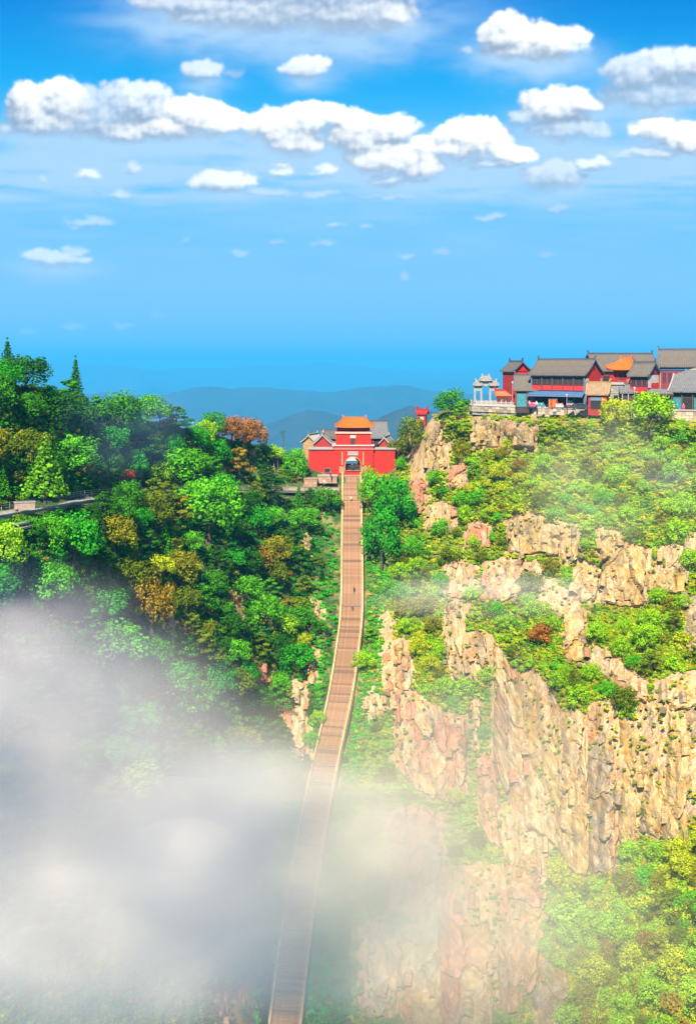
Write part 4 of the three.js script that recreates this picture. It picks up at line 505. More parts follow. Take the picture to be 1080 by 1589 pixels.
{ const L = 13, W = 10, g = house('broad_roofed_shop', 'shop under a broad grey sloping roof at the right edge', 'shop', { L, W, h: 5.0, rise: 4.6, a: -34, ov: 1, wall: M.woodDark, roof: M.roofSlate, ridge: M.stonePale, px: 1092, D: 250 }); for (let i = 0; i < 5; i++) onFace(g, 'shop_opening', 'front', -L / 2 + 1.5 + i * 2.5, .1, 2, 3, .08, i % 2 ? M.dark : M.teal, W, L); for (let i = 0; i < 6; i++) onFace(g, 'post', 'front', -L / 2 + .2 + i * 2.5, 0, .24, 4.6, .24, M.wood, W, L, .15); onFace(g, 'round_sign', 'front', 3, 3.2, 1.4, 1.4, .12, M.blue, W, L, .3); }
{ // goods and furniture along the terrace
  const put = (px, D) => V((px - 540) / F * D, -11.2, -D);
  const rack = (label, px, D, m, n) => { const g = thing('clothes_rack', label, 'clothes rack', put(px, D), .2); part('frame', merged([bar(V(-1.1, 0, 0), V(-1.1, 2.4, 0), .05), bar(V(1.1, 0, 0), V(1.1, 2.4, 0), .05), bar(V(-1.1, 2.4, 0), V(1.1, 2.4, 0), .05)]), M.metal, g); for (let i = 0; i < n; i++) { const c = new THREE.BoxGeometry(.32, 1.9, .3, 2, 6, 2), p = c.attributes.position; for (let k = 0; k < p.count; k++) p.setXYZ(k, p.getX(k) * (1 + .25 * vnoise(p.getY(k) * 2, i, 1)) * (p.getY(k) > .7 ? .6 : 1), p.getY(k), p.getZ(k) * (1 + .3 * vnoise(p.getY(k) * 3, i, 5))); c.computeVertexNormals(); c.translate(-.9 + i * 1.8 / Math.max(1, n - 1), 1.35, 0); part('garment', c, i % 3 === 1 ? M.redCloth : m, g); } };
  rack('rack of orange robes in front of the blue fronted house', 857.5, 259, M.orangeCloth, 5);
  const um = (label, px, D, m) => { const g = thing('parasol', label, 'parasol', put(px, D)); part('pole', cyl(.05, .05, 2.5), M.metal, g); const c = new THREE.ConeGeometry(1.3, .7, 8, 1, true); c.translate(0, 2.4, 0); part('canopy', c, m, g); part('base', cyl(.35, .3, .2), M.stoneDark, g); };
  um('green parasol in front of the broad roofed shop', 1039, 247.6, M.greenCloth);
  const stall = (label, px, D, m, top, turn = 0) => { const g = thing('market_stall', label, 'stall', put(px, D), turn); part('table', merged([box(1.9, .12, 1, 0, .85), ...[-1, 1].flatMap((x) => [-1, 1].map((z) => box(.08, .85, .08, x * .85, 0, z * .4)))]), M.wood, g); part('cloth', merged([box(2, .6, .04, 0, .4, .52), box(2, .03, 1.06, 0, .97)]), m, g); for (let i = 0; i < 4; i++) part('goods', box(.36, .3 + .15 * (i % 2), .4, -.7 + i * .46, 1.0, 0), i % 2 ? top : M.canvasWhite, g); };
  stall('stall with teal cloth before the teal shutter wing', 838, 262.3, M.teal, M.greenCloth); stall('stall with pink cloth before the low wing', 826, 266, M.pinkCloth, M.redCloth); stall('stall with white cloth right of the robe rack', 867, 258.6, M.canvasWhite, M.orangeCloth); stall('stall with purple cloth left of the parked car', 884, 258.6, M.purple, M.metal);
  const car = thing('parked_car', 'dark car parked behind the white rim by the red gable', 'car', put(899, 256.6), .1); const sh = new THREE.Shape(); sh.moveTo(-2.1, .3); sh.lineTo(2.1, .3); sh.lineTo(2.1, .8); sh.quadraticCurveTo(1.9, .95, 1.2, .98); sh.quadraticCurveTo(.8, 1.42, .2, 1.45); sh.lineTo(-.7, 1.42); sh.quadraticCurveTo(-1.4, 1.3, -1.7, .98); sh.lineTo(-2.1, .9); const ce = new THREE.ExtrudeGeometry(sh, { depth: 1.5, bevelSize: .08, bevelThickness: .08, bevelSegments: 2 }); ce.translate(0, 0, -.75); part('body', ce, new THREE.MeshPhysicalMaterial({ color: lin(.03, .035, .045), roughness: .3, clearcoat: 1 }), car); part('window', merged([box(.95, .34, .02, -.75, 1.02, .845), box(.75, .34, .02, .3, 1.02, .845)]), M.glass, car); for (const x of [-1.3, 1.3]) for (const z of [-.7, .7]) { const wgt = part('wheel', cyl(.33, .33, .24, 0, -.12, 0, 14).rotateX(Math.PI / 2).translate(x, .33, z), M.dark, car); part('rim', cyl(.19, .19, .26, 0, -.13, 0, 10).rotateX(Math.PI / 2).translate(x, .33, z), M.metal, wgt); }
  const pole = (label, px, D, h) => { const g = thing('lamp_post', label, 'lamp post', put(px, D)); part('pole', cyl(.07, .05, h), M.canvasWhite, g); part('lamp', merged([cyl(.22, .3, .5, 0, h), cyl(.32, .1, .15, 0, h + .5)]), M.canvasWhite, g); part('base', cyl(.2, .14, .4), M.metal, g); };
  pole('white lamp post in front of the purple fronted house', 984, 251.2, 5); pole('white lamp post before the red gabled house', 795, 273.4, 6); pole('short white lamp post before the shop openings', 879, 259.4, 3);
}

// ============================================================ people
function bodyField() {
  const build = (stride, arms) => {
    const J = []; const seg = (a, b, ra, rb, k) => J.push([a, b, ra, rb, k]);
    seg([0, .92, 0], [0, 1.15, 0], .125, .13, 1); seg([0, 1.15, 0], [0, 1.38, 0], .14, .13, 1); seg([-.13, 1.4, 0], [.13, 1.4, 0], .08, .08, 1); seg([0, 1.42, 0], [0, 1.54, .01], .055, .055, 3); seg([0, 1.6, .015], [0, 1.67, .01], .092, .1, 3); seg([0, 1.66, -.03], [0, 1.71, -.015], .1, .09, 4); seg([0, 1.61, .1], [0, 1.6, .115], .018, .018, 3);
    for (const s of [-1, 1]) { const f = s * stride; seg([s * .085, .9, 0], [s * .1, .5, f * .12 + .02], .095, .065, 2); seg([s * .1, .5, f * .12 + .02], [s * .1, .09, f * .22 - .03], .062, .045, 2); seg([s * .1, .05, f * .22 - .03], [s * .115, .04, f * .22 + .13], .042, .038, 5); const e = [s * (.22 + arms), 1.13, -f * .1], h = [s * (.2 + arms), .9, .08 - f * .16]; seg([s * .18, 1.39, 0], e, .058, .045, 1); seg(e, h, .042, .033, arms ? 3 : 1); seg(h, [h[0], h[1] - .09, h[2] + .03], .035, .028, 3); }
    const N = 64, mc = new MarchingCubes(N, new THREE.MeshBasicMaterial(), false, false, 60000); mc.isolation = 0; const half = .95, cy = .9, fld = new Float32Array(N * N * N);
    const dist = (x, y, z) => { let best = 1e9, kind = 1, acc = 0; for (const [a, b, ra, rb, k] of J) { const dx = b[0] - a[0], dy = b[1] - a[1], dz = b[2] - a[2], t = clamp(((x - a[0]) * dx + (y - a[1]) * dy + (z - a[2]) * dz) / (dx * dx + dy * dy + dz * dz), 0, 1), d = Math.hypot(x - a[0] - dx * t, y - a[1] - dy * t, z - a[2] - dz * t) - lerp(ra, rb, t); acc += Math.exp(-d * 45); if (d < best) { best = d; kind = k; } } return [-Math.log(acc) / 45, kind]; };
    for (let k = 0; k < N; k++) for (let j = 0; j < N; j++) for (let i = 0; i < N; i++) fld[i + j * N + k * N * N] = -dist((i - N / 2) / (N / 2) * half, (j - N / 2) / (N / 2) * half + cy, (k - N / 2) / (N / 2) * half)[0];
    mc.field.set(fld); mc.update(); const n = mc.count, pos = new Float32Array(n * 3), kinds = new Uint8Array(n);
    for (let i = 0; i < n; i++) { const x = mc.positionArray[i * 3] * half, y = mc.positionArray[i * 3 + 1] * half + cy, z = mc.positionArray[i * 3 + 2] * half; pos.set([x, y, z], i * 3); kinds[i] = dist(x, y, z)[1]; }
    const g = new THREE.BufferGeometry(); g.setAttribute('position', new THREE.BufferAttribute(pos, 3)); return { g, kinds };
  };
  return [build(.2, 0), build(1, .04)];
}
const bodies = bodyField();
function person(label, p, turn, pose, shirt, trousers, hair = [.02, .015, .012]) {
  const { g, kinds } = bodies[pose], h = g.clone(), c = new Float32Array(kinds.length * 3), skin = [.52, .30, .2]; for (let i = 0; i < kinds.length; i++) c.set([0, shirt, trousers, skin, hair, [.05, .04, .04]][kinds[i]], i * 3); h.setAttribute('color', new THREE.BufferAttribute(c, 3)); const q = mergeVertices(h, 1e-4); q.computeVertexNormals();
  const o = new THREE.Mesh(q, new THREE.MeshStandardMaterial({ vertexColors: true, roughness: .9 })); o.name = numbered('person'); o.position.copy(p); o.rotation.y = turn; tag(o, label, 'person'); scene.add(o); return o;
}
const onStair = (py, px) => { let b = stairSamples[0]; for (const s of stairSamples) if (Math.abs(toPx(s)[1] - py) < Math.abs(toPx(b)[1] - py)) b = s; return V((px - 540) / F * -b.z, b.y + .02, b.z); };
person('person in pale top near the top of the staircase', onStair(779, 545), 0, 1, [.6, .55, .45], [.05, .04, .04]);
person('person in black stooping forward midway on the staircase, upper of two', onStair(921, 549.5), 2.6, 1, [.03, .03, .035], [.03, .03, .03]);
person('person in dark purple clothes at the bend of the staircase', onStair(950, 547), 0, 0, [.10, .05, .09], [.07, .04, .07]);
person('person in grey brown clothes at the right parapet of the lower staircase', onStair(1056, 548.5), 3, 0, [.18, .10, .08], [.12, .07, .06]);
person('dark silhouetted person in the gate passage', at(546.4, 729, 307.6), 0, 0, [.03, .03, .04], [.02, .02, .03]);
person('person in black on the left path behind its parapet', at(27, 803, 177).add(V(0, -.1, 0)), .4, 0, [.03, .03, .04], [.02, .02, .03]);
{ const T = (px, D) => V((px - 540) / F * D, -11.2, -D);
  person('person in bright pink before the broad roofed shop', T(1060, 246.5), -.3, 1, [.85, .03, .25], [.7, .03, .2]); person('person in pale pink before the low wing', T(821, 267.2), .5, 0, [.8, .4, .45], [.35, .1, .2]); person('person in white beside the pink clad one before the low wing', T(832, 264.4), 0, 0, [.75, .72, .7], [.3, .05, .15]);
  person('person in red under the archway', T(779, 277), .2, 1, [.6, .04, .03], [.05, .05, .07]); person('person in dark clothes by the porch posts', T(971, 253), 0, 0, [.05, .06, .1], [.03, .03, .04]); person('person in teal near the green parasol', T(1050, 247.2), .6, 0, [.04, .3, .33], [.04, .04, .05]);
  person('person seated low on the brown terrace block by the gate', at(513, 738.5, 299.6).add(V(0, -.5, 0)), .3, 0, [.03, .03, .04], [.02, .02, .03]); person('person in white on the lower terrace by the walkway', at(503, 753, 298), -.3, 0, [.7, .68, .66], [.5, .1, .08]); }

// ============================================================ cliffs: every column a piece of rock
{
  const variants = [];
  for (let v = 0; v < 14; v++) {
    const n = 6 + (v % 3), R = 7, pos = [], idx = [], uv = [], ang = []; for (let i = 0; i < n; i++) ang.push((i + rr(-.28, .28)) / n * Math.PI * 2); const rad0 = ang.map(() => rr(.42, .58)), lean = [rr(-.1, .1), rr(-.1, .1)];
    for (let j = 0; j <= R; j++) { const t = j / R, cap = j === R ? .8 : j === R - 1 ? .97 : 1, jog = rr(.97, 1.03); for (let i = 0; i <= n; i++) { const k = i % n, r = rad0[k] * cap * (j && j < R ? jog * (1 + .1 * vnoise(k * 3.1, j * 1.7 + v * 9, v)) : 1); const yy = t + (j === R ? .03 * vnoise(k * 5, v, 1) : .035 * vnoise(k * 2.3, j * 3.1, v * 5)); pos.push(Math.cos(ang[k]) * r + lean[0] * t, yy, Math.sin(ang[k]) * r + lean[1] * t); uv.push(i / n * .9 + v * .13, t * 1.7 + v * .21); } }
    for (let j = 0; j < R; j++) for (let i = 0; i < n; i++) { const A = j * (n + 1) + i, B = A + 1, C = A + n + 1, D = C + 1; idx.push(A, C, B, B, C, D); }
    const top = pos.length / 3; pos.push(lean[0], 1.02, lean[1]); uv.push(.5, .9); for (let i = 0; i < n; i++) idx.push(top, R * (n + 1) + i + 1, R * (n + 1) + i);
    const g = new THREE.BufferGeometry(); g.setAttribute('position', new THREE.Float32BufferAttribute(pos, 3)); g.setAttribute('uv', new THREE.Float32BufferAttribute(uv, 2)); g.setIndex(idx); const f = g.toNonIndexed(); f.computeVertexNormals(); variants.push(f);
  }
  const faceM = new THREE.MeshStandardMaterial({ vertexColors: true, roughness: .92, map: rockMap, bumpMap: rockBump, bumpScale: .12 }), edgeV = (a, t) => { const k = t * (a.length - 1), i = Math.min(Math.floor(k), a.length - 2); return a[i].clone().lerp(a[i + 1], k - i); };
  for (const [label, tops, feet, w, tones] of cliffs) {
    const mid = edgeAt(tops, .5), base = surf(...edgeAt(feet, .5)); if (!base) continue;
    const small = feet[feet.length - 1][0] - feet[0][0] < 22;
    const g = thing(small ? 'rock' : 'cliff', label, small ? 'rock' : 'cliff', base);
    const D = -base.z, len = (tops[tops.length - 1][0] - tops[0][0]) / F * D, sd = D * 3.7 + base.x;
    const put = (p, q, ww, dd, tone, yaw) => { const d = q.clone().sub(p), l = d.length(); d.normalize().add(V(rr(-.05, .05), 0, rr(-.04, .04))).normalize(); const o = part('rock_column', pick(variants), rockM[tone], g); o.position.copy(p).sub(base); o.scale.set(ww, l, dd); o.quaternion.setFromUnitVectors(V(0, 1, 0), d).multiply(new THREE.Quaternion().setFromAxisAngle(V(0, 1, 0), yaw)); };
    // the broken face itself: plates of rock of three sizes, each at its own depth and tilt, with open joints between
    const P0 = tops.map((q) => surf(q[0], q[1] + 1)), P1 = feet.map((q) => surf(q[0], q[1])), H0 = edgeAt(tops, .5)[1] - edgeAt(feet, .5)[1], Hm = P0[0] && P1[0] ? edgeV(P0, .5).distanceTo(edgeV(P1, .5)) : Math.abs(H0) / F * D;
    const nu = Math.min(130, Math.max(10, Math.round(len / .36))), nv = Math.min(150, Math.max(10, Math.round(Hm / .42))), pos = [], col = [], uv = [], idx = [], sx = w / 1.6, sh = rr(-.07, .07), sm = /smooth|slab|square pink|faint/.test(label) ? .45 : 1;
    const plates = (x, y, cw, ch, k) => { const gx = x / cw, gy = y / ch, ix = Math.floor(gx), iy = Math.floor(gy); let f1 = 9, f2 = 9, h = 0, hx = 0, hy = 0, id = 0; for (let a = -1; a <= 1; a++) for (let b2 = -1; b2 <= 1; b2++) { const cx = ix + a, cy = iy + b2, ox = cx + .5 + .42 * (h3(cx, cy, k) * 2 - 1), oy = cy + .5 + .42 * (h3(cx, cy, k + 7) * 2 - 1), dx = gx - ox, dy = gy - oy, d = dx * dx + dy * dy * .8; if (d < f1) { f2 = f1; f1 = d; h = h3(cx, cy, k + 3); hx = dx; hy = dy; id = h3(cx, cy, k + 5); } else if (d < f2) f2 = d; } return [(h - .5) * 2 + hx * (id - .5) * 2.6 + hy * (h3(Math.floor(id * 999), k, 1) - .6) * 1.1, Math.sqrt(f2) - Math.sqrt(f1), id]; };
    for (let i = 0; i <= nu; i++) for (let j = 0; j <= nv; j++) {
      const t = i / nu, v = j / nv, p = edgeV(P0, t).lerp(edgeV(P1, t), v), x = t * len, y = v * Hm, wx = x + .9 * fbm(x / 3, y / 5, sd, 3) + sh * y, wy = y + 1.6 * fbm(x / 4 + 7, y / 5, sd, 3), k = Math.round(Math.abs(sd)) % 997;
      const A = plates(wx, wy, 3.4 * sx, 11 * sx, k), B = plates(wx, wy, 1.4 * sx, 4.6 * sx, k + 11), C = plates(wx, wy, .7, 1.5, k + 23);
      let d = 1.0 + 1.15 * (.4 + .6 * sm) * A[0] + .36 * sm * B[0] + .09 * sm * C[0] - 1.15 * (1 - sstep(.01, .09, A[1])) - .3 * sm * (1 - sstep(0, .13, B[1])) + 1.2 * fbm(x / 7, y / 9, sd, 3);
      const e = Math.min(Math.min(t, 1 - t) * len + .5 * vnoise(y / 2, sd, 3), Math.min(v, 1 - v) * Hm + .6 * vnoise(x / 1.5, sd, 6)), r = sstep(0, Math.min(1.3, len * .2), e); d = d * r - 1.6 * (1 - r);
      p.z += d; p.y += d * .18 + .5 * r * vnoise(x / 1.1, y / 1.6, sd); p.x += .25 * r * vnoise(x * 1.3, y / 1.1, sd + 4); pos.push(p.x - base.x, p.y - base.y, p.z - base.z); uv.push(wx / 5, wy / 7);
      const tn2 = rockM[tones[Math.floor(A[2] * tones.length * .999)]].color, st = sstep(.1, .4, fbm(x / 2.2, y / 9, sd + 3, 4)), gy = sstep(.12, .4, fbm(x / 3, y / 4, sd + 9, 4)), br = .86 + .28 * B[2]; col.push(tn2.r * br * (1 - .3 * gy), tn2.g * br * (1 - .12 * st - .24 * gy), tn2.b * br * (1 - .4 * st - .1 * gy));
      if (i && j) { const q = (i - 1) * (nv + 1) + j - 1, q1 = q + 1, q2 = q + nv + 1, q3 = q2 + 1; (i + j) % 2 ? idx.push(q, q1, q2, q1, q3, q2) : idx.push(q, q1, q3, q, q3, q2); }
    }
    const fg = new THREE.BufferGeometry(); fg.setAttribute('position', new THREE.Float32BufferAttribute(pos, 3)); fg.setAttribute('color', new THREE.Float32BufferAttribute(col, 3)); fg.setAttribute('uv', new THREE.Float32BufferAttribute(uv, 2)); fg.setIndex(idx); const ff = fg.toNonIndexed(); ff.computeVertexNormals(); part('rock_face', ff, faceM, g);
    // blocks that stand out of it, and rubble at its foot
    for (let x = rr(.2, 1), i = 0; x < len; i++) {
      const ww = Math.min(1.9, w * Math.exp(rr(-.7, .35))), t = clamp(x / len, 0, 1); x += ww * rr(1.2, 3.2); const a = edgeV(P0, t), b = edgeV(P1, t), y0 = clamp(.2 + .75 * rnd(), 0, .93), h = Math.min(ww * rr(1.2, 2.6), Hm * .5), p = b.clone().lerp(a, 1 - y0); p.z += rr(.5, 1.2); const q = p.clone().add(b.clone().sub(a).normalize().multiplyScalar(-h)).add(V(rr(-.35, .35), 0, rr(-.3, .2)));
      const tone = pick(tones); put(p, q, ww, ww * rr(.9, 1.3), tone, rnd() * 6);
      if (rnd() < .5) { const r = b.clone().add(V(rr(-.6, .6), .2, rr(.8, 2))), hh = rr(.4, 1.1); put(r, r.clone().add(V(rr(-.3, .3), hh, rr(-.3, .3))), hh * rr(.9, 1.6), hh * rr(.9, 1.4), tone, rnd() * 6); }
    }
  }
}

// ============================================================ plants
const leafM = (c, t = .3) => new THREE.MeshPhysicalMaterial({ color: lin(...c), vertexColors: true, roughness: 1, transmission: t, thickness: 0, specularIntensity: 0 });
const G = {
  deep: leafM([0.031, .13, .005]), green: leafM([0.058, .24, .006]), bright: leafM([0.111, .40, .010]), emerald: leafM([0.039, .30, .010]), olive: leafM([0.221, .22, .006]), moss: leafM([0.130, .18, .006]), yellow: leafM([0.399, .46, .010]), lime: leafM([0.273, .50, .010]), gold: leafM([.28, .19, .014]), orange: leafM([.33, .13, .014]), red: leafM([0.525, .07, .012]), dark: leafM([0.023, .08, .005]), pineLight: leafM([0.130, .32, .010]), brown: leafM([0.294, .15, .025]),
};
function leafCloud(clumps, per, size, squash = 1, seedRows = 0) {
  const pos = [], col = [], nor = V(0, 0, 0), a = V(0, 0, 0), b = V(0, 0, 0), c = V(0, 0, 0);
  for (const [x, y, z, r, tone] of clumps) for (let i = 0; i < per; i++) {
    const th = rnd() * 6.283, u = rnd() * 2 - 1, s = Math.sqrt(1 - u * u); nor.set(s * Math.cos(th), u, s * Math.sin(th)); const q = r * (.55 + .5 * Math.sqrt(rnd())) * (1 + .25 * vnoise(nor.x * 2 + x * 9, nor.y * 2 + y * 9, nor.z * 2 + z * 9)); c.set(x + nor.x * q, y + nor.y * q * squash, z + nor.z * q);
    const n2 = nor.clone().add(V(rr(-.55, .55), rr(-.35, .65), rr(-.55, .55))).normalize(); a.set(rr(-1, 1), rr(-1, 1), rr(-1, 1)).cross(n2).normalize(); b.crossVectors(n2, a); const w = size * rr(.6, 1.25), h = w * rr(.55, 1.0), k = tone * rr(.72, 1.3), bend = w * .25;
    const P = [[-1, 0], [0, -1], [1, 0], [0, 1]].map(([i2, j2]) => [c.x + a.x * i2 * w + b.x * j2 * h - n2.x * bend * Math.abs(i2), c.y + a.y * i2 * w + b.y * j2 * h - n2.y * bend * Math.abs(i2), c.z + a.z * i2 * w + b.z * j2 * h - n2.z * bend * Math.abs(i2)]);
    for (const t of [0, 1, 3, 1, 2, 3]) { pos.push(...P[t]); col.push(k * rr(.97, 1.03), k, k); }
  }
  const g = new THREE.BufferGeometry(); g.setAttribute('position', new THREE.Float32BufferAttribute(pos, 3)); g.setAttribute('color', new THREE.Float32BufferAttribute(col, 3)); g.computeVertexNormals(); return g;
}
const protos = {
  broad: [0, 1, 2, 3].map(() => { const cl = [], n = 19; for (let i = 0; i < n; i++) { const t = i / n, an = i * 2.4 + rr(-.3, .3), y = .38 + .5 * t + rr(-.05, .05), R = .34 * Math.sqrt(Math.max(.05, 1 - ((y - .55) / .4) ** 2)) * rr(.75, 1.12); cl.push([Math.cos(an) * R, y, Math.sin(an) * R, rr(.12, .19), rr(.82, 1.18)]); } cl.push([0, .62, 0, .24, .9], [0, .86, 0, .13, 1.1]); const tr = [bar(V(0, -.12, 0), V(.01, .3, 0), .035, .022, 6), ...[0, 1, 2, 3].map((k) => bar(V(.01, .26 + k * .03, 0), V(Math.cos(k * 1.7) * .22, .6 + k * .04, Math.sin(k * 1.7) * .22), .018, .006, 5))]; return { crown: leafCloud(cl, 100, .027), trunk: merged(tr) }; }),
  pine: [0, 1, 2].map(() => { const cl = []; for (let i = 0; i < 15; i++) { const t = i / 15, an = i * 2.6, R = (.36 - .25 * t) * rr(.6, 1.15); cl.push([Math.cos(an) * R, .3 + .62 * t + rr(-.03, .03), Math.sin(an) * R, rr(.12, .2) * (1 - .35 * t), rr(.8, 1.2)]); } cl.push([0, .93, 0, .09, 1]); const tr = [bar(V(0, -.12, 0), V(0, .95, 0), .032, .008, 6), ...cl.slice(0, 10).map((c) => bar(V(0, c[1] - .05, 0), V(c[0], c[1], c[2]), .012, .005, 4))]; return { crown: leafCloud(cl, 84, .029, .42), trunk: merged(tr) }; }),
  fir: [0, 1].map(() => { const cl = []; for (let t = 0; t < 13; t++) { const y = .12 + t * .066, R = .30 * (1 - t / 13.5), n = Math.max(3, Math.round(9 * (1 - t / 15))); for (let k = 0; k < n; k++) { const an = k / n * 6.283 + t * .7; for (const q of [.45, .95]) cl.push([Math.cos(an) * R * q, y - .05 * q, Math.sin(an) * R * q, .045 + .03 * (1 - t / 13), rr(.8, 1.2) * (.8 + .3 * q)]); } } cl.push([0, .99, 0, .03, 1.1]); return { crown: leafCloud(cl, 11, .027, .4), trunk: merged([bar(V(0, -.1, 0), V(0, 1.0, 0), .026, .004, 6)]) }; }),
  shrub: [0, 1, 2].map(() => { const cl = []; for (let i = 0; i < 11; i++) { const an = i * 2.4, R = .34 * Math.sqrt(i / 11) * rr(.8, 1.2); cl.push([Math.cos(an) * R, .42 - .35 * R + rr(-.12, .16), Math.sin(an) * R, rr(.16, .25), rr(.8, 1.2)]); } return { crown: leafCloud(cl, 84, .041), trunk: merged([0, 1, 2].map((k) => bar(V(0, -.2, 0), V(Math.cos(k * 2.1) * .15, .35, Math.sin(k * 2.1) * .15), .02, .008, 5))) }; }),
};
const planted = [];
function plant(kind, p, h, w, m, name, label, category, group) {
  const pr = pick(protos[kind]), g = thing(name, label, category, p, rnd() * 6.28, group); part('trunk', pr.trunk, M.bark, g); part('crown', pr.crown, m, g); g.scale.set(w, h, w); planted.push([p.x, p.y, p.z, w * .5]); return g;
}
// trees that stand out
const lone = (kind, px, py, D, hpx, wpx, m, name, label, category) => { const s = surfD(px, py), d = D || (s > 1e8 ? 300 : s - .5); plant(kind, at(px, py, d), hpx * d / F, wpx * d / F, m, name, label, category); };
lone('fir', 70, 772, 184, 95, 112, G.pineLight, 'fir_tree', 'bright green layered fir just above the left path', 'fir tree');
lone('broad', 115, 893, 0, 98, 108, G.emerald, 'broadleaf_tree', 'big round emerald tree below the left path', 'tree');
lone('broad', 325, 842, 0, 100, 128, G.bright, 'broadleaf_tree', 'broad bright green tree in the middle of the left slope', 'tree');
lone('broad', 172, 1046, 0, 84, 122, G.bright, 'broadleaf_tree', 'round green tree rising out of the mist on the left slope', 'tree');
lone('broad', 5, 890, 0, 80, 84, G.lime, 'broadleaf_tree', 'yellow-green tree at the left edge below the path', 'tree');
lone('shrub', 195, 745, 0, 22, 34, G.red, 'shrub', 'orange-red shrub beside the left path', 'shrub');
lone('broad', 388, 706, 0, 58, 62, G.orange, 'broadleaf_tree', 'orange-brown tree on the left ridge near the gate', 'tree');
lone('broad', 360, 690, 0, 44, 46, G.orange, 'broadleaf_tree', 'smaller rust coloured tree left of the orange-brown one', 'tree');
lone('pine', 372, 748, 0, 56, 58, G.gold, 'pine_tree', 'yellow-brown pine above the path near the walkway', 'pine tree');
lone('fir', 118, 622, 0, 70, 42, G.deep, 'fir_tree', 'dark slender fir standing above the left skyline', 'fir tree');
lone('fir', 12, 586, 0, 62, 50, G.deep, 'fir_tree', 'dark fir on the highest left skyline', 'fir tree');
lone('broad', 236, 990, 0, 96, 84, G.gold, 'broadleaf_tree', 'tall golden brown tree at the upper edge of the mist', 'tree');
lone('shrub', 405, 885, 0, 56, 46, G.gold, 'shrub', 'rust tinged shrub on the slope left of the staircase', 'shrub');
lone('broad', 577, 800, 290, 74, 50, G.bright, 'broadleaf_tree', 'bright tree right of the stair head before the gate wing', 'tree');
lone('broad', 612, 830, 282, 92, 74, G.emerald, 'broadleaf_tree', 'deep green tree between stair head and reddish crag', 'tree');
lone('broad', 592, 880, 274, 90, 72, G.emerald, 'broadleaf_tree', 'lush tree right of the upper staircase', 'tree');
lone('shrub', 597, 746, 301, 20, 18, G.yellow, 'shrub', 'small yellow shrub before the right gate wing', 'shrub');
lone('broad', 458, 752, 302, 58, 48, G.bright, 'broadleaf_tree', 'green tree in front of the left gate wing', 'tree');
lone('broad', 505, 800, 292, 44, 60, G.green, 'broadleaf_tree', 'dark bushy tree under the walkway end', 'tree');
lone('shrub', 838, 998, 0, 44, 50, G.orange, 'shrub', 'rust red shrub left of the pale diagonal ridge', 'shrub');
lone('broad', 1010, 668, 0, 62, 78, G.lime, 'broadleaf_tree', 'lime green tree in front of the terrace wall', 'tree');
lone('broad', 955, 668, 0, 50, 60, G.yellow, 'broadleaf_tree', 'yellow-green tree left of the lime one under the terrace', 'tree');
lone('shrub', 1022, 638, 248.5, 24, 36, G.gold, 'shrub', 'golden shrub on the terrace rim under the canopy', 'shrub');
lone('broad', 700, 652, 292, 48, 66, G.green, 'broadleaf_tree', 'dark green tree left of the stone archway', 'tree');
lone('broad', 640, 712, 0, 66, 54, G.moss, 'broadleaf_tree', 'brownish green tree at the end of the right gate wing', 'tree');
lone('shrub', 888, 1432, 0, 64, 78, G.lime, 'shrub', 'bright green bush low beside the orange rock wedge', 'shrub');
{ const p = surf(440, 688), g = thing('bare_tree', 'leafless tree with fine twigs on the skyline left of the gate', 'bare tree', p), tw = []; const grow = (a, d, l, r, n) => { const b = a.clone().add(d.clone().multiplyScalar(l)); tw.push(bar(a, b, r, r * .6, 5)); if (n) for (let k = 0; k < 3; k++) grow(b, d.clone().add(V(rr(-.6, .6), rr(-.1, .4), rr(-.6, .6))).normalize(), l * .68, r * .55, n - 1); }; grow(V(0, 3.2, 0), V(0, 1, 0), 1.7, .11, 4); part('trunk', bar(V(0, -1, 0), V(0, 3.2, 0), .2, .11), M.bark, g); part('branches', merged(tw), M.bark, g); }
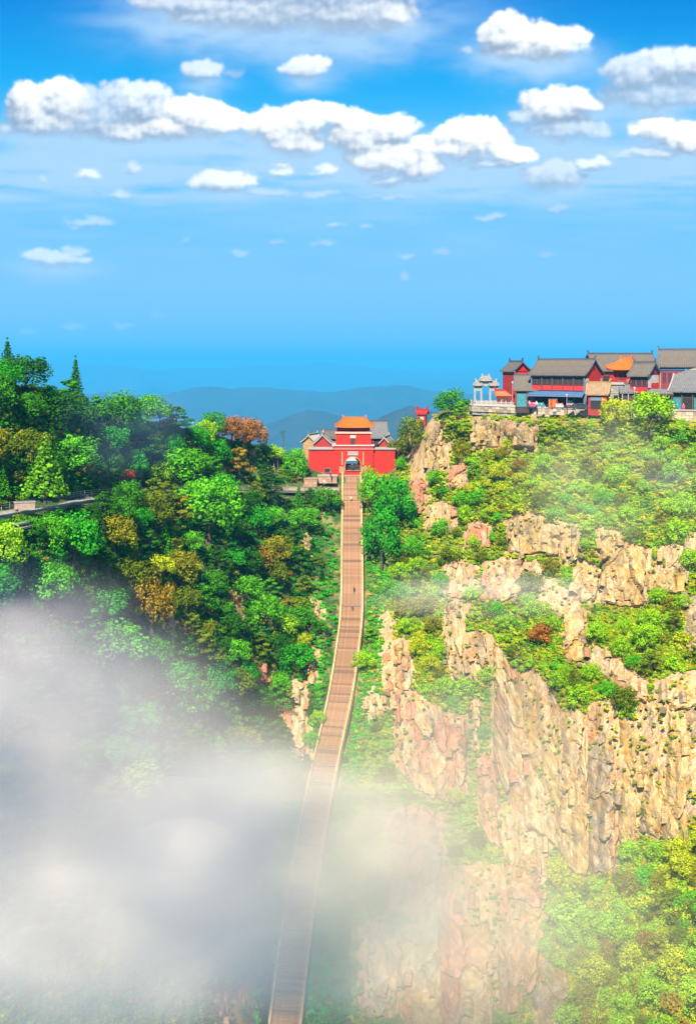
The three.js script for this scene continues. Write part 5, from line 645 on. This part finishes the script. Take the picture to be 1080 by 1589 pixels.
// the woods: every tree a thing of its own
{
  const landmarks = [['the left gate wing', 485, 720], ['the metal stairway', 425, 738], ['the walkway', 462, 768], ['the orange-red path shrub', 195, 740], ['the planter on the path', 39, 784], ['the bright layered fir', 70, 725], ['the dark slender fir', 118, 600], ['the dark fir on the skyline', 12, 565], ['the round emerald tree', 115, 850], ['the broad bright green tree', 325, 795], ['the golden brown tree', 236, 945], ['the round tree in the mist', 172, 1005], ['the small pale rock by the parapet', 475, 850], ['the rounded boulder', 266, 980], ['the upright pink rock', 366, 940], ['the low twisted-shrub rocks', 406, 945], ['the orange-brown ridge tree', 388, 680], ['the misty slabs', 457, 1110], ['the pale grass boulder', 490, 955], ['the leafless skyline tree', 438, 660],
    ['the yellow-brown pine', 372, 722], ['the stone archway', 753, 625], ['the split crag', 652, 715], ['the stepped rock', 678, 710], ['the reddish crag', 647, 768], ['the lone boulder', 712, 735], ['the scree slab', 742, 830], ['the rounded cracked cliff', 815, 826], ['the slender broken columns', 884, 840], ['the leaning cliff', 975, 892], ['the square pillar', 1040, 884], ['the pink striped cliff', 780, 900], ['the diagonal ridge top', 862, 930], ['the middle of the diagonal ridge', 892, 980], ['the foot of the diagonal ridge', 955, 1048], ['the rust red shrub', 838, 978], ['the left shoulder of the great face', 785, 1110], ['the right pillar of the great face', 892, 1230], ['the slim pinkish pillars', 602, 1010], ['the rock needles', 706, 995], ['the dark split rock', 740, 1015], ['the square pink block', 722, 1390], ['the orange rock wedge', 800, 1450], ['the misty gully cliff', 670, 1150], ['the cracked right edge cliff', 1045, 1200], ['the fluted grey cliff', 935, 1220], ['the low bright green bush', 888, 1402], ['the lime terrace tree', 1010, 645], ['the overhanging rock', 814, 675], ['the lush staircase tree', 592, 840], ['the grey edge column', 1080, 965], ['the dark ribbed crag', 852, 1550], ['the upper right rock wall', 1045, 1075], ['the long pink slab', 690, 1500], ['the retaining wall', 900, 655]];
  const cnt = { broadleaf_tree: 0, pine_tree: 0, shrub: 0, fir_tree: 0 };
  const ok = (p, r) => { for (const q of planted) { const dx = q[0] - p.x, dy = q[1] - p.y, dz = q[2] - p.z, m = (q[3] + r) * .62; if (dx * dx + dy * dy + dz * dz < m * m) return false; } return true; };
  const W = [
    // left slope
    { box: [-40, 570, 500, 1250], n: 5200, side: 'left' }, { box: [560, 690, 1120, 1650], n: 7000, side: 'right' }, { box: [600, 640, 760, 900], n: 900, side: 'right' },
  ];
  for (const z of W) for (let i = 0; i < z.n; i++) {
    const px = rr(z.box[0], z.box[2]), py = rr(z.box[1], z.box[3]), D = surfD(px, py); if (D > 1e8) continue; const p = at(px, py, D); let under = 1e9;
    if (rockAt(px, py, 1) || p.z < -322) continue; if (py > 735 && Math.abs(px - stairX(py)) < 25 + (px > stairX(py) ? 4 : 0)) continue;
    if (z.side === 'right') { if (px > 722 && (p.y > -12.6 || py < 668)) continue; if (px < 618 && py < 760) continue; const low = py > 1120 && px < 900; if (low && rnd() < .35) continue; const grassy = px > 560 && px < 600 && py > 880 && py < 1300; if (grassy && rnd() < .75) continue; }
    else { if (px > 462 && py < 772) continue; const path = edgeY([[-60, 810], [0, 797], [64, 787], [132, 775], [200, 770], [266, 767], [402, 763], [460, 763]], px); if (py > path - 24 + (px > 140 ? 12 : 0) && py < path + (px < 60 ? 34 : 14)) continue; if (px < 60 && py > path && py < path + 34) continue; under = px < 140 && py > path ? py - path - 12 : 1e9; if (px > stairX(py) - 60 && py > 880 && rnd() < .7) continue; if (px > 400 && px < 462 && py > 722 && py < 772 && rnd() < .8) continue; }
    const n = fbm(px / 90, py / 90, z.side === 'left' ? 3 : 7, 3), r = rnd(); let kind, m, h, w;
    if (z.side === 'left') {
      const up = py < 780; h = up ? rr(5.5, 9.5) : rr(5, 9); kind = r < .5 ? 'broad' : r < .78 ? 'pine' : r < .84 ? 'fir' : 'shrub'; if (kind === 'shrub') h = rr(2.4, 4); if (kind === 'broad' && cnt.broadleaf_tree > 285) kind = 'shrub'; w = h * (kind === 'fir' ? rr(.8, 1) : rr(1.1, 1.5));
      if (px > 470) { h *= .6; w *= .6; }
      m = kind === 'pine' ? pick(n > .1 ? [G.olive, G.moss, G.deep] : [G.deep, G.dark, G.moss, G.green]) : kind === 'fir' ? pick([G.deep, G.green, G.dark]) : pick(n > .22 ? [G.olive, G.olive, G.moss, G.yellow, G.moss, G.gold] : n > 0 ? [G.green, G.bright, G.olive, G.emerald, G.lime] : [G.green, G.deep, G.emerald, G.bright]);
    } else {
      const near = px < 700 && py < 880; h = near ? rr(3.6, 7) : rr(2.8, 5.8); kind = r < .5 ? 'broad' : r < .54 ? 'pine' : 'shrub'; if (kind === 'broad' && cnt.broadleaf_tree > 285) kind = 'shrub'; if (kind === 'shrub') h *= .72; w = h * rr(1, 1.5);
      m = near ? pick(n > .12 ? [G.olive, G.moss, G.yellow, G.gold] : [G.green, G.moss, G.lime, G.bright, G.bright]) : pick(n > .2 ? [G.yellow, G.gold, G.olive, G.lime] : n > -.05 ? [G.lime, G.yellow, G.olive, G.lime] : [G.bright, G.lime, G.moss, G.lime]);
      if (kind === 'pine') m = pick([G.olive, G.moss, G.moss, G.pineLight]);
    }
    h = Math.min(h, under * D / F / .97); if (h < 1.2) continue; w = Math.min(w, h * 1.6); const name = { broad: 'broadleaf_tree', pine: 'pine_tree', fir: 'fir_tree', shrub: 'shrub' }[kind]; if (cnt[name] >= 296) continue; if (z.side === 'right' && rnd() < .85 && (rockAt(px, py - h * F / D * .45, 0) || rockAt(px, py - h * F / D * .75, 0))) continue; if (!ok(p, w * .5)) continue; cnt[name]++;
    p.y -= .15 * h * (kind === 'shrub' ? .5 : .3); const tone = { [G.deep.uuid]: 'deep green', [G.green.uuid]: 'green', [G.bright.uuid]: 'bright green', [G.emerald.uuid]: 'emerald', [G.olive.uuid]: 'olive', [G.moss.uuid]: 'moss green', [G.yellow.uuid]: 'yellow-green', [G.lime.uuid]: 'lime green', [G.gold.uuid]: 'golden brown', [G.dark.uuid]: 'blackish green', [G.pineLight.uuid]: 'light green', [G.brown.uuid]: 'brown' }[m.uuid] || 'rusty';
    const kindWord = { broad: 'broadleaf tree', pine: 'layered pine', fir: 'pointed fir', shrub: 'low shrub' }[kind];
    const zone = z.side === 'left' ? (py < 780 ? 'in the wood above the left path' : 'on the wooded slope below the left path') : (px < 700 && py < 900 ? 'on the ridge right of the upper staircase' : py < 830 ? 'on the slope under the village terrace' : py < 1100 ? 'on the ledges between the right cliffs' : 'among the lower right cliffs');
    const near = landmarks.map((l) => [Math.hypot(l[1] - px, (l[2] - py) * 1.1), l]).sort((A, B) => A[0] - B[0])[0][1], dx = px - near[1], dy = py - near[2];
    const dir = Math.abs(dx) > Math.abs(dy) * 1.2 ? (dx < 0 ? 'left of' : 'right of') : (dy < 0 ? 'just above' : 'just below'), far = Math.hypot(dx, dy) > 75 ? 'well ' : '', size = h > (kind === 'shrub' ? 2.6 : 6.2) ? 'large ' : h < (kind === 'shrub' ? 1.9 : 4) ? 'small ' : '';
    plant(kind, p, h, w, m, name, `${size}${tone} ${kindWord} ${far}${dir} ${near[0]}`.replace('well just', 'well'), kind === 'shrub' ? 'shrub' : 'tree', `${tone} ${kindWord}s ${far}${dir} ${near[0]}`.replace('well just', 'well'));
  }
  console.log('planted', planted.length, JSON.stringify(cnt));
}
// undergrowth nobody could count
{
  const cl = []; for (let i = 0; i < 6; i++) { const an = i * 2.4, R = .4 * Math.sqrt(i / 6); cl.push([Math.cos(an) * R, .2 + rr(-.05, .15), Math.sin(an) * R, rr(.2, .32), rr(.8, 1.2)]); }
  const geo = leafCloud(cl, 40, .088), tones = { left: [[.03, .18, .008], [.05, .25, .01], [.09, .17, .008], [.16, .19, .01], [.02, .12, .006]], right: [[.24, .42, .01], [.36, .44, .012], [.15, .34, .01], [.40, .36, .02], [.16, .24, .01]], gully: [[.04, .36, .012], [.05, .40, .012], [.09, .40, .012]] };
  for (const [side, label, x0, x1, y0, y1, n] of [['left', 'low leafy undergrowth covering the left hillside', -60, 545, 590, 1640, 15000], ['right', 'low leafy undergrowth covering the right hillside', 545, 1130, 640, 1660, 24000]]) {
    const list = [], cols = []; for (let i = 0; i < n * 2 && list.length < n; i++) { const px = rr(x0, x1), py = rr(y0, y1), D = surfD(px, py); if (D > 1e8) continue; const p = at(px, py, D); const onRock = rockAt(px, py, 0); if (p.z < -325 || (onRock && rnd() > .07)) continue; if (onRock) p.z += 1.5; const sx = stairX(py); if (py > 735 && Math.abs(px - sx) < 21 + (py - 735) / 80) continue; if (side === 'right' && px > 722 && (p.y > -12.8 || py < (px < 880 ? 646 : 640))) continue; if (side === 'left') { const path = edgeY([[-60, 810], [0, 797], [64, 787], [132, 775], [402, 763], [460, 763]], px); if (py > path - 13 && py < path + 14) continue; if (px > 462 && py < 772) continue; } else if (px < 615 && py < 752) continue;
      const gl = Math.abs(px - sx) < 62 && py > 800 && rnd() < .85, t = pick(gl ? tones.gully : tones[side]), k = rr(.75, 1.2), s = (onRock ? rr(.5, 1) : rr(.8, side === 'left' ? 2.5 : 1.9)) * (gl ? .7 : 1); list.push(new THREE.Matrix4().compose(p.add(V(0, -.15, .1)), new THREE.Quaternion().setFromEuler(new THREE.Euler(rr(-.2, .2), rnd() * 6.28, rr(-.2, .2))), V(s, s * rr(.6, 1.1), s))); cols.push(new THREE.Color().setRGB(t[0] * k, t[1] * k, t[2] * k)); }
    const o = new THREE.InstancedMesh(geo, leafM([1, 1, 1], .3), list.length); list.forEach((m, i) => { o.setMatrixAt(i, m); o.setColorAt(i, cols[i]); }); o.name = numbered('undergrowth'); tag(o, label, 'undergrowth', null, 'stuff'); scene.add(o);
  }
}

// ============================================================ mist drifting in the gorge
function mist(label, px, py, D, rx, ry, rd, n, dens, seed, c = [.80, .80, .80], stretch = 1, nz = 1.45) {
  const N = rx > 300 ? 96 : 60, pos = [], col = [], idx = [], nrm = [];
  for (let k = 0; k < n; k++) { const w = n > 1 ? k / (n - 1) * 2 - 1 : 0, base = pos.length / 3;
    for (let i = 0; i <= N; i++) for (let j = 0; j <= N; j++) {
      const u = i / N * 2 - 1, v = j / N * 2 - 1, X = px + u * rx, Y = py + v * ry, d = D + w * rd * .92 + 5 * rd / 14 * vnoise(u * 2.3 + k * 7, v * 2.3, seed) - (u * u + v * v) * rd * .18, p = at(X, Y, d); pos.push(p.x, p.y, p.z);
      const r = Math.sqrt(u * u + v * v + w * w * .4), fall = 1 - sstep(.35, .98, r + .22 * fbm(p.x / 14, p.y / 14, p.z / 14 + seed, 3)); const q = 5 * fbm(p.x / 9, p.y / 9, seed, 3), f = fbm((p.x + q) / 11 / stretch + seed, (p.y + q * .6) / 6.5, p.z / 12 - seed, 6); const edge = 1 - sstep(.8, 1, Math.max(Math.abs(u), Math.abs(v)));
      const gap = sstep(-2, 10, surfD(X, Y) - d); col.push(...c, clamp(fall * edge * gap * dens * (.78 + nz * f), 0, 1)); if (i && j) { const A = base + (i - 1) * (N + 1) + j - 1, B = A + 1, C = A + N + 1, E = C + 1, al = (q) => col[q * 4 + 3]; if (al(A) + al(B) + al(C) + al(E) > .004) idx.push(A, B, C, B, E, C); }
    } }
  const g = new THREE.BufferGeometry(); g.setAttribute('position', new THREE.Float32BufferAttribute(pos, 3)); g.setAttribute('color', new THREE.Float32BufferAttribute(col, 4)); g.setIndex(idx); g.computeVertexNormals();
  const o = new THREE.Mesh(g, mistM); o.name = numbered('mist'); tag(o, label, 'mist', null, 'stuff'); scene.add(o);
}
const mistM = new THREE.MeshPhysicalMaterial({ color: lin(1, 1, 1), vertexColors: true, roughness: 1, transmission: .5, thickness: 0, specularIntensity: 0, transparent: true, opacity: .29, side: THREE.DoubleSide, depthWrite: false });
mist('thick grey mist filling the lower left gorge', 90, 1340, 80, 480, 430, 14, 8, 1.6, 3, [.63, .575, .535], 1.2, .95);
mist('pale mist tongue across the lower staircase', 440, 1350, 112, 350, 260, 12, 5, 3.4, 9, [.66, .61, .53], 1.6, .6);
mist('grey mist cloud rising on the left edge below the path', 20, 1030, 96, 270, 210, 12, 3, 1.7, 14, [.48, .44, .48]);
mist('thin mist veil over the lower gully and right cliffs', 650, 1390, 116, 500, 440, 12, 5, 1.15, 21, [.60, .55, .42], 1.5, .8);
mist('hazy mist before the bushes in the lower right corner', 980, 1500, 100, 230, 210, 10, 3, .55, 71, [.45, .45, .25], 1.5);
mist('thin mist wisp before the upper left wood', 200, 660, 150, 130, 110, 10, 3, .35, 33, [.18, .25, .38]);
mist('bright mist wisp drifting across the cliff ledges', 760, 925, 190, 260, 62, 12, 3, .7, 44, [.68, .68, .62], 2);
mist('bright hazy mist over the upper right slope', 950, 770, 185, 230, 170, 14, 3, .36, 57, [.68, .70, .50], 1.6);
mist('small mist wisp at the right edge below the terrace', 1030, 735, 180, 100, 60, 8, 2, .6, 63, [.64, .64, .66], 2);

shade(scene);
scene.traverse((o) => { if (/^mist/.test(o.name)) o.castShadow = false; });
renderer.render(scene, camera);
